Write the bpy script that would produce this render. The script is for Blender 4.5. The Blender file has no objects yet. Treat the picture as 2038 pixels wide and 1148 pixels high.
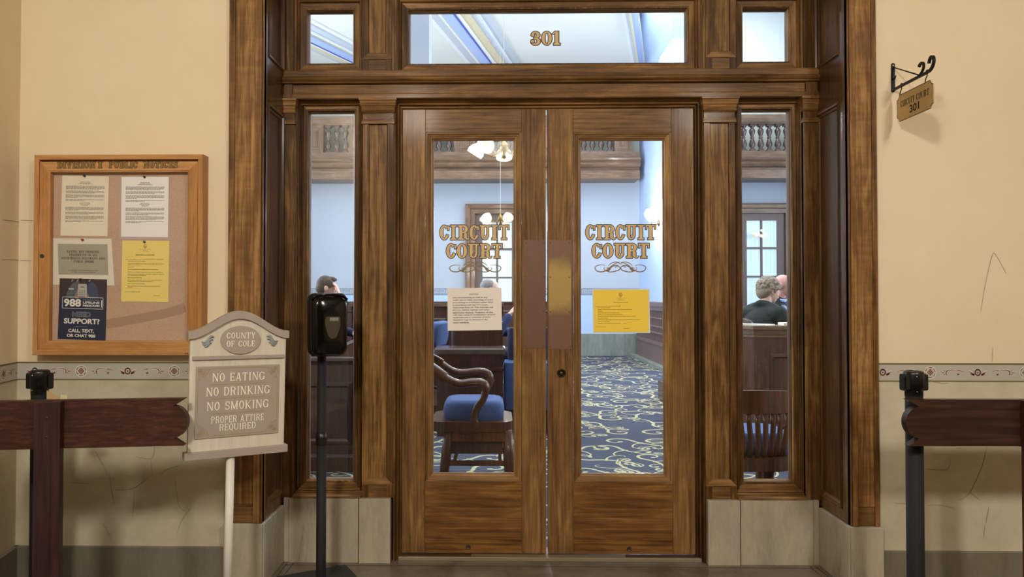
import bpy, bmesh, math, random
from mathutils import Vector, Matrix
random.seed(301)
PI = math.pi
SC = bpy.context.scene
COL = SC.collection

# ------------------------------------------------------------------ camera
W, H = 2038.0, 1148.0
FPX = 1480.0                                   # focal length in pixels
YAW, PITCH = math.radians(1.0), math.radians(1.0)
CAM = Vector((0.0, -3.795, 1.325))
PPX = 990.0 - FPX*math.tan(YAW)                # principal point (the photo is cropped)
PPY = 588.0 - FPX*math.tan(PITCH)
cd = bpy.data.cameras.new('camera')
cam = bpy.data.objects.new('camera', cd)
COL.objects.link(cam)
cam.location = CAM
cam.rotation_euler = (PI/2 + PITCH, 0, YAW)
cd.sensor_width = 36.0
cd.lens = 36.0*FPX/W
cd.shift_x = (W/2 - PPX)/W
cd.shift_y = (PPY - H/2)/W
cd.clip_start = 0.05
SC.camera = cam
FWD = Vector((-math.sin(YAW)*math.cos(PITCH), math.cos(YAW)*math.cos(PITCH), math.sin(PITCH)))
RGT = Vector((math.cos(YAW), math.sin(YAW), 0))
UPV = RGT.cross(FWD)

def P(px, py, Y):
    """the point at depth plane Y that the photo shows at a pixel (used to measure the place)"""
    d = FWD + RGT*((px-PPX)/FPX) + UPV*(-(py-PPY)/FPX)
    t = (Y - CAM.y)/d.y
    return CAM + d*t
def Xp(px, Y, py=600): return P(px, py, Y).x
def Zp(py, Y, px=1000): return P(px, py, Y).z
def dY(d): return d - 3.795                    # distance from the camera -> world Y

# ------------------------------------------------------------------ world, exposure
SC.view_settings.view_transform = 'Standard'
SC.view_settings.look = 'None'
SC.view_settings.exposure = 0.0
SC.view_settings.gamma = 1.0
SC.view_settings.use_curve_mapping = False
wd = bpy.data.worlds.new('world'); SC.world = wd
wd.use_nodes = True
wd.node_tree.nodes['Background'].inputs[0].default_value = (0.6, 0.75, 1.0, 1)
wd.node_tree.nodes['Background'].inputs[1].default_value = 0.25

def area(name, loc, rot, sx, sy, power, color, shape='RECTANGLE', spread=PI):
    l = bpy.data.lights.new(name, 'AREA'); l.energy = power; l.color = color
    l.shape = shape; l.size = sx; l.size_y = sy; l.spread = spread
    o = bpy.data.objects.new(name, l); COL.objects.link(o)
    o.location = loc; o.rotation_euler = rot
    return o
def point(name, loc, power, color, r=0.08):
    l = bpy.data.lights.new(name, 'POINT'); l.energy = power; l.color = color; l.shadow_soft_size = r
    o = bpy.data.objects.new(name, l); COL.objects.link(o); o.location = loc
    return o
WARM = (1.0, 0.94, 0.84)
COOL = (0.80, 0.90, 1.0)
for _i, (_x, _p) in enumerate(((-0.95, 101), (2.3, 83))):        # the two ceiling lamps of the hall
    area('hall_lamp_light_%d' % _i, (_x, -4.8, 3.4), (math.radians(48), 0, 0), 0.5, 0.5, _p, WARM, 'DISK')
area('hall_rear_light', (0.2, -6.2, 3.3), (0, 0, 0), 1.0, 1.0, 14, WARM, 'DISK')
# courtroom: area lights added to brighten it
area('courtroom_side_fill_left', (-5.7, 6.0, 3.2), (0, math.radians(-90), 0), 3.2, 8.0, 800, COOL)  # added cool side light for daylight; this wall has no window
area('courtroom_side_fill_right', (7.7, 6.0, 3.2), (0, math.radians(90), 0), 3.2, 8.0, 640, COOL)  # its counterpart, added before the solid right wall
area('courtroom_overhead_fill', (1.0, 6.0, 5.9), (0, 0, 0), 6.0, 9.0, 660, (0.93, 0.96, 1.0))  # added overhead fill, no lamp modelled for it
area('recess_fill_light', (3.6, 10.0, 7.7), (0, 0, 0), 3.0, 3.0, 600, (0.93, 0.96, 1.0))  # added to brighten the dark recess from above; no opening there
area('courtroom_ceiling_uplight_fill', (1.0, 9.0, 3.6), (PI, 0, 0), 6.0, 5.0, 50, (0.95, 0.97, 1.0))  # faces upwards, added to brighten the ceiling; there is no cove

# ------------------------------------------------------------------ materials
def lin(c):
    if isinstance(c, str):
        c = tuple(int(c[i:i+2], 16) for i in (0, 2, 4))
    r = []
    for v in c[:3]:
        v /= 255.0
        r.append(v/12.92 if v <= 0.04045 else ((v+0.055)/1.055)**2.4)
    return (r[0], r[1], r[2], 1.0)
class NT:
    def __init__(s, name):
        s.m = bpy.data.materials.new(name); s.m.use_nodes = True
        s.t = s.m.node_tree; s.b = s.t.nodes['Principled BSDF']; s.out = s.t.nodes['Material Output']
    def n(s, kind, **kw):
        nd = s.t.nodes.new(kind)
        for k, v in kw.items():
            if k.startswith('_'): setattr(nd, k[1:], v)
            else:
                key = int(k[1:]) if k[0] == 'i' and k[1:].isdigit() else k
                nd.inputs[key].default_value = v
        return nd
    def l(s, a, b): s.t.links.new(a, b)
    def math(s, op, a, b=None):
        nd = s.t.nodes.new('ShaderNodeMath'); nd.operation = op
        for i, v in enumerate((a, b)):
            if v is None: continue
            if isinstance(v, (int, float)): nd.inputs[i].default_value = v
            else: s.l(v, nd.inputs[i])
        return nd.outputs[0]
    def ramp(s, fac, stops):
        nd = s.t.nodes.new('ShaderNodeValToRGB'); e = nd.color_ramp.elements
        while len(e) < len(stops): e.new(0.5)
        for el, (p, c) in zip(e, stops): el.position = p; el.color = lin(c)
        s.l(fac, nd.inputs[0]); return nd.outputs[0]
    def mixc(s, fac, a, b, mode='MIX'):
        nd = s.t.nodes.new('ShaderNodeMix'); nd.data_type = 'RGBA'; nd.blend_type = mode
        for i, v in ((0, fac), (6, a), (7, b)):
            if isinstance(v, (int, float)): nd.inputs[i].default_value = v
            elif isinstance(v, tuple): nd.inputs[i].default_value = v
            else: s.l(v, nd.inputs[i])
        return nd.outputs[2]
    def noise(s, scale3=(1, 1, 1), scale=1.0, detail=4, rough=0.6, off=None, dist=0.0):
        tc = s.t.nodes.new('ShaderNodeTexCoord'); mp = s.t.nodes.new('ShaderNodeMapping')
        mp.inputs['Scale'].default_value = scale3
        src = tc.outputs['Object']
        if off is not None:
            ad = s.t.nodes.new('ShaderNodeVectorMath'); ad.operation = 'ADD'
            s.l(src, ad.inputs[0]); s.l(off, ad.inputs[1]); src = ad.outputs[0]
        s.l(src, mp.inputs['Vector'])
        nz = s.t.nodes.new('ShaderNodeTexNoise'); nz.inputs['Scale'].default_value = scale
        nz.inputs['Detail'].default_value = detail; nz.inputs['Roughness'].default_value = rough
        nz.inputs['Distortion'].default_value = dist
        s.l(mp.outputs[0], nz.inputs['Vector'])
        return nz.outputs['Fac']
    def bump(s, h, strength=0.2, dist=0.002):
        nd = s.t.nodes.new('ShaderNodeBump'); nd.inputs['Strength'].default_value = strength
        nd.inputs['Distance'].default_value = dist
        s.l(h, nd.inputs['Height']); s.l(nd.outputs[0], s.b.inputs['Normal'])
    def base(s, c):
        if isinstance(c, (tuple, str)): s.b.inputs['Base Color'].default_value = lin(c)
        else: s.l(c, s.b.inputs['Base Color'])

MATS = {}
def plain(name, c, rough=0.6, metal=0.0, var=0.06, vscale=12.0, bump=0.0, coat=0.0):
    """a colour with a little procedural unevenness"""
    if name in MATS: return MATS[name]
    t = NT(name); b = t.b
    n = t.noise((1, 1, 1), vscale, 4, 0.6)
    col = lin(c)
    dark = tuple(max(0, v*(1-var*2)) for v in col[:3]) + (1,); lite = tuple(min(1, v*(1+var*2)) for v in col[:3]) + (1,)
    t.base(t.mixc(n, dark, lite))
    b.inputs['Roughness'].default_value = rough; b.inputs['Metallic'].default_value = metal
    b.inputs['Coat Weight'].default_value = coat; b.inputs['Coat Roughness'].default_value = 0.08
    if bump: t.bump(t.noise((1, 1, 1), vscale*8, 3), bump, 0.003)
    MATS[name] = t.m; return t.m
def wood(name, axis, dark, mid, light, rough=0.38, coat=0.25, fine=1.0, curly=0.5, mott=1.0, bump=0.12):
    if name in MATS: return MATS[name]
    t = NT(name)
    g = t.t.nodes.new('ShaderNodeNewGeometry')
    cx = t.t.nodes.new('ShaderNodeCombineXYZ')
    r = g.outputs['Random Per Island']
    t.l(t.math('MULTIPLY', r, 17.3), cx.inputs[0]); t.l(t.math('MULTIPLY', r, 41.7), cx.inputs[1]); t.l(t.math('MULTIPLY', r, 29.1), cx.inputs[2])
    off = cx.outputs[0]
    def sc(along, across):
        return tuple(along if a == axis else across for a in 'XYZ')
    streak = t.noise(sc(2.2*fine, 85*fine), 1.0, 7, 0.68, off, 0.5)
    fig = t.noise(sc(1.7*fine, 16*fine), 1.0, 5, 0.62, off, 2.2)
    mot = t.noise(sc(2.2, 4.5), 1.0, 3, 0.55, off, 0.6)
    cur = t.noise(sc(26*fine, 3.5*fine), 1.0, 3, 0.5, off, 0.8)
    v = t.math('MULTIPLY', streak, 0.40)
    v = t.math('ADD', v, t.math('MULTIPLY', fig, 0.34))
    v = t.math('ADD', v, t.math('MULTIPLY', mot, 0.26*mott))
    v = t.math('ADD', v, t.math('MULTIPLY', t.math('SUBTRACT', cur, 0.5), 0.30*curly))
    v = t.math('ADD', v, t.math('MULTIPLY', t.math('SUBTRACT', r, 0.5), 0.13))
    lo = 0.5-0.135; hi = 0.5+0.15
    if mott != 1.0: lo += 0.13*(mott-1); hi += 0.13*(mott-1)
    t.base(t.ramp(v, [(lo, dark), (0.5*(lo+hi), mid), (hi, light)]))
    t.b.inputs['Roughness'].default_value = rough; t.b.inputs['Specular IOR Level'].default_value = 0.2
    t.b.inputs['Coat Weight'].default_value = coat; t.b.inputs['Coat Roughness'].default_value = 0.12
    t.bump(streak, bump, 0.0015)
    MATS[name] = t.m; return t.m
def emit(name, c, strength):
    t = NT(name)
    t.b.inputs['Base Color'].default_value = lin(c)
    t.b.inputs['Emission Color'].default_value = lin(c); t.b.inputs['Emission Strength'].default_value = strength
    return t.m

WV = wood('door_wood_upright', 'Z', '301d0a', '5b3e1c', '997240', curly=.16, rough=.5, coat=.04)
WH = wood('door_wood_level', 'X', '3e2812', '70502b', 'a47a4a', curly=.16, rough=.5, coat=.04)
WD = wood('door_leaf_upright', 'Z', '4b3219', '805d35', 'b0884d', curly=.12, rough=.5, coat=.04)
WDH = wood('door_leaf_level', 'X', '4c341b', '815f38', 'ae8651', curly=.1, rough=.5, coat=.04)
WC = wood('casing_wood', 'Z', '432b17', '76522c', 'ad824d', curly=.35, rough=.5, coat=.06)
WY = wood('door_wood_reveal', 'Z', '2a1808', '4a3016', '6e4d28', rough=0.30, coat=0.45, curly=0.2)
PAL = wood('oak_upright', 'Z', '936539', 'b5814c', 'c99a66', rough=0.45, coat=0.1, fine=1.6, curly=0.0, mott=0.6)
PALH = wood('oak_level', 'X', '936539', 'b5814c', 'c99a66', rough=0.45, coat=0.1, fine=1.6, curly=0.0, mott=0.6)
MAH = wood('mahogany_upright', 'Z', '2a1512', '472620', '5c352a', rough=0.35, coat=0.3, curly=0.1)
MAHX = wood('mahogany_level', 'X', '26120d', '452219', '64361f', rough=0.32, coat=0.35, curly=0.1)
CW = wood('courtroom_wood_level', 'X', '4b3a2d', '705946', '8d725c', rough=0.4, coat=0.2, curly=0.1)
CWV = wood('courtroom_wood_upright', 'Z', '4b3a2d', '6d5643', '886d58', rough=0.4, coat=0.2, curly=0.1)
CWD = wood('courtroom_dark_wood', 'Z', '2c1c17', '432c24', '563a2f', rough=0.3, coat=0.35, curly=0.1)
CHW = wood('chair_wood', 'Z', '2e1a11', '4c2e1c', '6a4229', rough=0.35, coat=0.25, curly=0.1)

def plaster(name, base, stain, amount, rough=0.75):
    t = NT(name)
    n1 = t.noise((1, 1, 1), 1.6, 5, 0.6); n2 = t.noise((1, 1, 1), 9.0, 5, 0.65, None, 0.5)
    f = t.math('ADD', t.math('MULTIPLY', n1, 0.65), t.math('MULTIPLY', n2, 0.35))
    f = t.math('MULTIPLY', t.math('SUBTRACT', f, 0.38), 4.0*amount)
    nd = t.t.nodes.new('ShaderNodeClamp'); t.l(f, nd.inputs[0])
    t.base(t.mixc(nd.outputs[0], lin(base), lin(stain)))
    t.b.inputs['Roughness'].default_value = rough
    t.bump(t.noise((1, 1, 1), 70, 3), 0.10, 0.003)
    MATS[name] = t.m; return t.m
WALLP = plaster('cream_wall_paint', 'e4d3b4', 'decaa9', 0.6)
DADO = plaster('dado_plaster', 'cbc1a6', '9b917a', 0.55)
def stone(name, a, b, veins='5a5045', rough=0.5):
    t = NT(name)
    g = t.t.nodes.new('ShaderNodeNewGeometry'); cx = t.t.nodes.new('ShaderNodeCombineXYZ')
    for i in range(3): t.l(t.math('MULTIPLY', g.outputs['Random Per Island'], 13.0+7*i), cx.inputs[i])
    n1 = t.noise((5, 5, 1.3), 1.0, 6, 0.6, cx.outputs[0], 0.8); n2 = t.noise((40, 40, 9), 1.0, 4, 0.7, cx.outputs[0], 1.0)
    f = t.math('ADD', t.math('MULTIPLY', n1, 0.7), t.math('MULTIPLY', n2, 0.3))
    t.base(t.ramp(f, [(0.30, veins), (0.42, a), (0.62, b)]))
    t.b.inputs['Roughness'].default_value = rough
    MATS[name] = t.m; return t.m
STONE = stone('grey_marble', '9a907d', 'b2a892', '6a6051')
STONED = stone('dark_grey_marble', '6a6353', '7c7565', '4a4338')
FLOORM = stone('floor_marble', '5f564a', '786e60', '463f36', 0.32)

def glass(name, tint=(1, 1, 1), haze=0.0, k=1.6):
    m = bpy.data.materials.new(name); m.use_nodes = True; t = m.node_tree
    t.nodes.clear()
    o = t.nodes.new('ShaderNodeOutputMaterial'); tr = t.nodes.new('ShaderNodeBsdfTransparent'); gl = t.nodes.new('ShaderNodeBsdfGlossy')
    fr = t.nodes.new('ShaderNodeFresnel'); mx = t.nodes.new('ShaderNodeMixShader'); mu = t.nodes.new('ShaderNodeMath')
    tr.inputs[0].default_value = (*tint, 1); gl.inputs['Roughness'].default_value = 0.02
    fr.inputs[0].default_value = 1.5; mu.operation = 'MULTIPLY'; mu.inputs[1].default_value = k
    # one reflection per pane: the front face of the sheet reflects, the back face only lets light through
    ge = t.nodes.new('ShaderNodeNewGeometry'); inv = t.nodes.new('ShaderNodeMath'); inv.operation = 'SUBTRACT'; inv.inputs[0].default_value = 1.0
    m2 = t.nodes.new('ShaderNodeMath'); m2.operation = 'MULTIPLY'; t.links.new(ge.outputs['Backfacing'], inv.inputs[1])
    t.links.new(fr.outputs[0], mu.inputs[0]); t.links.new(mu.outputs[0], m2.inputs[0]); t.links.new(inv.outputs[0], m2.inputs[1]); t.links.new(m2.outputs[0], mx.inputs[0])
    t.links.new(tr.outputs[0], mx.inputs[1]); t.links.new(gl.outputs[0], mx.inputs[2])
    last = mx.outputs[0]
    t.links.new(last, o.inputs[0]); return m
GLASS = glass('clear_glass', (0.96, 0.97, 0.98))

BLACK = plain('black_plastic', '0e0d0d', 0.35, 0, 0.05)
BLACKM = plain('black_powder_coat', '0b0b0d', 0.75, 0, 0.05)
GLOSSB = plain('gloss_black_plastic', '080707', 0.16, 0, 0.03, coat=0.25)
MATS['gloss_black_plastic'].node_tree.nodes['Principled BSDF'].inputs['Specular IOR Level'].default_value = 0.25
CHROME = plain('bright_screw_metal', 'c9c6bd', 0.25, 1.0)
GOLD = plain('gold_leaf', 'cfb07a', 0.45, 0.0, 0.08)
GOLDEDGE = plain('gilding_outline', '46290f', 0.5, 0.0, 0.03)
INK = plain('printed_ink', '3a3838', 0.8)
INKG = plain('faint_print', '8f8b84', 0.8)
PAPER = plain('white_paper', 'e6dfd0', 0.75, 0, 0.02)
PAPERY = plain('yellow_paper', 'f3db7c', 0.7, 0, 0.02)
PAPERO = plain('golden_yellow_paper', 'f2d042', 0.55, 0, 0.02)
IRON = plain('wrought_iron', '121113', 0.45, 0.3)
BLUEF = plain('blue_upholstery', '3c5486', 0.85, 0, 0.10, 30, 0.3)

# ------------------------------------------------------------------ mesh builder
WM = {}
class Pl:
    """a working plane: u right, v up, w out of the surface"""
    def __init__(s, o, u, v):
        s.o = Vector(o); s.u = Vector(u).normalized(); s.v = Vector(v).normalized(); s.n = s.u.cross(s.v)
    def __call__(s, u, v, w=0.0): return s.o + s.u*u + s.v*v + s.n*w
FRONT = Pl((0, 0, 0), (1, 0, 0), (0, 0, 1))       # w = -Y
class MB:
    def __init__(s): s.v = []; s.f = []; s.m = []; s.sm = []
    def add(s, vs, fs, mi=0, smooth=False):
        b = len(s.v); s.v += [Vector(p) for p in vs]
        for f in fs: s.f.append([b+i for i in f]); s.m.append(mi); s.sm.append(smooth)
    def box(s, x0, x1, y0, y1, z0, z1, mi=0, pl=None):
        x0, x1 = sorted((x0, x1)); y0, y1 = sorted((y0, y1)); z0, z1 = sorted((z0, z1))
        vs = [(x, y, z) for z in (z0, z1) for y in (y0, y1) for x in (x0, x1)]
        s.add(vs, [(0, 2, 3, 1), (4, 5, 7, 6), (0, 1, 5, 4), (2, 6, 7, 3), (0, 4, 6, 2), (1, 3, 7, 5)], mi)
    def pbox(s, pl, u0, u1, v0, v1, w0, w1, mi=0):
        u0, u1 = sorted((u0, u1)); v0, v1 = sorted((v0, v1)); w0, w1 = sorted((w0, w1))
        vs = [pl(u, v, w) for w in (w0, w1) for v in (v0, v1) for u in (u0, u1)]
        s.add(vs, [(0, 2, 3, 1), (4, 5, 7, 6), (0, 1, 5, 4), (2, 6, 7, 3), (0, 4, 6, 2), (1, 3, 7, 5)], mi)
    def rect(s, pl, u0, u1, v0, v1, w, mi=0):
        s.add([pl(u0, v0, w), pl(u1, v0, w), pl(u1, v1, w), pl(u0, v1, w)], [(0, 1, 2, 3)], mi)
    def poly(s, pl, pts, w, mi=0):
        s.add([pl(a, b, w) for a, b in pts], [tuple(range(len(pts)))], mi)
    def slab(s, pl, pts, w0, w1, mi=0, smooth=False):
        """an outline (ccw) with thickness"""
        n = len(pts)
        s.add([pl(a, b, w1) for a, b in pts], [tuple(range(n))], mi)
        s.add([pl(a, b, w0) for a, b in pts], [tuple(reversed(range(n)))], mi)
        s.add([pl(a, b, w0) for a, b in pts]+[pl(a, b, w1) for a, b in pts], [(i, (i+1) % n, n+(i+1) % n, n+i) for i in range(n)], mi, smooth)
    def frame(s, pl, u0, u1, v0, v1, prof, sides='LRTB', miv=0, mih=1):
        b = 'B' in sides; k = len(prof)
        def strip(A, mi): 
            vs = []
            for (p, q) in A: vs += [p, q]
            s.add(vs, [(2*i, 2*i+1, 2*i+3, 2*i+2) for i in range(k-1)], mi)
        if 'B' in sides: strip([(pl(u0+a, v0+a, w), pl(u1-a, v0+a, w)) for a, w in prof], mih)
        if 'T' in sides: strip([(pl(u1-a, v1-a, w), pl(u0+a, v1-a, w)) for a, w in prof], mih)
        if 'L' in sides: strip([(pl(u0+a, v1-a, w), pl(u0+a, v0+(a if b else 0), w)) for a, w in prof], miv)
        if 'R' in sides: strip([(pl(u1-a, v0+(a if b else 0), w), pl(u1-a, v1-a, w)) for a, w in prof], miv)
    def ext(s, prof, x0, x1, axis='X', mi=0, close=True, caps=True):
        """closed profile swept along an axis: X -> prof (y,z); Y -> (x,z); Z -> (x,y)"""
        def mk(a, p):
            return {'X': (a, p[0], p[1]), 'Y': (p[0], a, p[1]), 'Z': (p[0], p[1], a)}[axis]
        n = len(prof)
        vs = [mk(x0, p) for p in prof]+[mk(x1, p) for p in prof]
        fs = [(i, (i+1) % n, n+(i+1) % n, n+i) for i in range(n if close else n-1)]
        if caps and close: fs += [tuple(reversed(range(n))), tuple(range(n, 2*n))]
        s.add(vs, fs, mi)
    def lathe(s, c, prof, n=24, mi=0, axis=(0, 0, 1), smooth=True, squash=1.0):
        ax = Vector(axis).normalized(); a = ax.orthogonal().normalized()
        if abs(ax.z) > 0.99: a = Vector((1, 0, 0))
        b = ax.cross(a); c = Vector(c); vs = []
        for r, h in prof:
            for i in range(n):
                t = 2*PI*i/n; vs.append(c + ax*h + a*(r*math.cos(t)) + b*(r*math.sin(t)*squash))
        fs = []
        for j in range(len(prof)-1):
            for i in range(n):
                k = (i+1) % n; fs.append((j*n+i, j*n+k, (j+1)*n+k, (j+1)*n+i))
        s.add(vs, fs, mi, smooth)
        if prof[0][0] > 1e-5: s.add(vs[:n], [tuple(reversed(range(n)))], mi)
        if prof[-1][0] > 1e-5: s.add(vs[-n:], [tuple(range(n))], mi)
    def tube(s, pts, r, n=10, mi=0, squash=1.0, up=None, caps=True):
        pts = [Vector(p) for p in pts]; m = len(pts)
        rs = r if isinstance(r, (list, tuple)) else [r]*m
        vs = []; prev = None
        for i, p in enumerate(pts):
            t = (pts[min(i+1, m-1)]-pts[max(i-1, 0)]).normalized()
            if up is not None: a = (Vector(up)-t*t.dot(Vector(up))).normalized()
            elif prev is None: a = t.orthogonal().normalized()
            else: a = (prev - t*prev.dot(t)).normalized()
            prev = a; b = t.cross(a)
            for k in range(n):
                an = 2*PI*k/n; vs.append(p + a*(rs[i]*math.cos(an)) + b*(rs[i]*squash*math.sin(an)))
        fs = [(j*n+k, j*n+(k+1) % n, (j+1)*n+(k+1) % n, (j+1)*n+k) for j in range(m-1) for k in range(n)]
        if caps: fs += [tuple(reversed(range(n))), tuple(range((m-1)*n, m*n))]
        s.add(vs, fs, mi, True)
    def ball(s, c, rx, ry=None, rz=None, mi=0, n=20, m=12, rot=None):
        ry = rx if ry is None else ry; rz = rx if rz is None else rz; c = Vector(c)
        vs = [Vector((0, 0, rz))]
        for j in range(1, m):
            p = PI*j/m
            for i in range(n):
                t = 2*PI*i/n; vs.append(Vector((rx*math.sin(p)*math.cos(t), ry*math.sin(p)*math.sin(t), rz*math.cos(p))))
        vs.append(Vector((0, 0, -rz)))
        if rot is not None: vs = [rot @ v for v in vs]
        vs = [v+c for v in vs]
        fs = [(0, 1+i, 1+(i+1) % n) for i in range(n)]
        for j in range(m-2):
            for i in range(n):
                a = 1+j*n; fs.append((a+i, a+n+i, a+n+(i+1) % n, a+(i+1) % n))
        e = len(vs)-1; a = 1+(m-2)*n
        fs += [(a+i, e, a+(i+1) % n) for i in range(n)]
        s.add(vs, fs, mi, True)
    def loft(s, rings, mi=0, caps=True, smooth=True):
        n = len(rings[0]); vs = [p for r in rings for p in r]
        fs = [(j*n+k, j*n+(k+1) % n, (j+1)*n+(k+1) % n, (j+1)*n+k) for j in range(len(rings)-1) for k in range(n)]
        s.add(vs, fs, mi, smooth)
        if caps:
            s.add(rings[0], [tuple(reversed(range(n)))], mi); s.add(rings[-1], [tuple(range(n))], mi)
    def ribbon(s, pl, pts, wid, w, mi=0):
        """a flat stroke along 2D points; wid a number or a list"""
        m = len(pts); ws = wid if isinstance(wid, (list, tuple)) else [wid]*m
        vs = []
        for i, (a, b) in enumerate(pts):
            p, q = pts[max(i-1, 0)], pts[min(i+1, m-1)]
            dx, dy = q[0]-p[0], q[1]-p[1]; L = math.hypot(dx, dy) or 1e-9
            nx, ny = -dy/L*ws[i]/2, dx/L*ws[i]/2
            vs += [pl(a+nx, b+ny, w), pl(a-nx, b-ny, w)]
        s.add(vs, [(2*i, 2*i+1, 2*i+3, 2*i+2) for i in range(m-1)], mi)
    def build(s, name, mats, parent=None, origin=None, bevel=0.0, local=False, smooth_angle=None, sub=0):
        me = bpy.data.meshes.new(name)
        o = bpy.data.objects.new(name, me); COL.objects.link(o)
        M = Matrix.Identity(4)
        if parent is not None:
            o.parent = parent
            M = WM[parent]
        if origin is not None:
            off = M.inverted() @ Vector(origin) if not local else Vector(origin)
            o.location = off
            WM[o] = M @ Matrix.Translation(off)
        else: WM[o] = M.copy()
        inv = WM[o].inverted()
        vs = s.v if local else [inv @ p for p in s.v]
        me.from_pydata([tuple(p) for p in vs], [], s.f)
        for mt in (mats if isinstance(mats, (list, tuple)) else [mats]): me.materials.append(mt)
        me.polygons.foreach_set('material_index', s.m)
        me.polygons.foreach_set('use_smooth', s.sm if smooth_angle is None else [True]*len(s.f))
        if smooth_angle is not None: me.set_sharp_from_angle(angle=math.radians(smooth_angle))
        me.update()
        if bevel:
            bv = o.modifiers.new('bevel', 'BEVEL'); bv.width = bevel; bv.segments = 2; bv.limit_method = 'ANGLE'
            bv.angle_limit = math.radians(40)
        if sub:
            sb = o.modifiers.new('sub', 'SUBSURF'); sb.levels = sub; sb.render_levels = sub
        return o
def remesh(mb, voxel, smooth=2):
    """fuse the overlapping closed shapes of a builder into one continuous surface"""
    me = bpy.data.meshes.new('tmp'); me.from_pydata([tuple(p) for p in mb.v], [], mb.f); me.update()
    o = bpy.data.objects.new('tmp', me); COL.objects.link(o)
    r = o.modifiers.new('r', 'REMESH'); r.mode = 'VOXEL'; r.voxel_size = voxel
    if smooth:
        sm = o.modifiers.new('s', 'SMOOTH'); sm.iterations = smooth; sm.factor = 0.5
    dg = bpy.context.evaluated_depsgraph_get(); dg.update()
    ev = o.evaluated_get(dg); m2 = ev.to_mesh()
    out = MB(); out.add([v.co.copy() for v in m2.vertices], [tuple(p.vertices) for p in m2.polygons], 0, True)
    ev.to_mesh_clear(); bpy.data.objects.remove(o); bpy.data.meshes.remove(me)
    return out

def thing(name, label, cat, loc=(0, 0, 0), rotz=0.0, group=None, rot=None):
    o = bpy.data.objects.new(name, None); COL.objects.link(o)
    o.empty_display_size = 0.1
    o.location = loc; o.rotation_euler = rot if rot is not None else (0, 0, rotz)
    from mathutils import Euler
    WM[o] = Matrix.Translation(Vector(loc)) @ Euler(o.rotation_euler).to_matrix().to_4x4()
    return tag(o, label, cat, group)
def tag(o, label, cat, group=None, kind=None):
    o['label'] = label; o['category'] = cat
    if group: o['group'] = group
    if kind: o['kind'] = kind
    return o
def struct(o): o['kind'] = 'structure'; return o
def sroot(name, loc=(0, 0, 0)):
    o = bpy.data.objects.new(name, None); COL.objects.link(o); o.location = loc
    o.empty_display_size = 0.1
    WM[o] = Matrix.Translation(Vector(loc)); o['kind'] = 'structure'; return o
def dup(root, loc, rotz=None, label=None, scale=None):
    r = root.copy(); COL.objects.link(r); r.location = loc
    if rotz is not None: r.rotation_euler = (0, 0, rotz)
    if scale: r.scale = (scale,)*3
    if label: r['label'] = label
    for ch in list(root.children):
        c = ch.copy(); COL.objects.link(c); c.parent = r
        for g in list(ch.children):
            d = g.copy(); COL.objects.link(d); d.parent = c
    return r
def spline(pts, n=8, closed=False):
    """Catmull-Rom through points (any dimension)"""
    pts = [tuple(p) for p in pts]; m = len(pts); out = []
    rng = range(m if closed else m-1)
    for i in rng:
        g = lambda k: pts[k % m] if closed else pts[min(max(k, 0), m-1)]
        p0, p1, p2, p3 = g(i-1), g(i), g(i+1), g(i+2)
        for j in range(n):
            t = j/n
            out.append(tuple(0.5*((2*b)+(c-a)*t+(2*a-5*b+4*c-d)*t*t+(-a+3*b-3*c+d)*t**3) for a, b, c, d in zip(p0, p1, p2, p3)))
    if not closed: out.append(pts[-1])
    return out
def rrect(w, h, r, n=6):
    """rounded rectangle outline centred on 0, ccw"""
    o = []
    for cx, cy, a0 in ((w/2-r, h/2-r, 0), (-w/2+r, h/2-r, 90), (-w/2+r, -h/2+r, 180), (w/2-r, -h/2+r, 270)):
        for i in range(n+1):
            a = math.radians(a0+90*i/n); o.append((cx+r*math.cos(a), cy+r*math.sin(a)))
    return o

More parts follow.
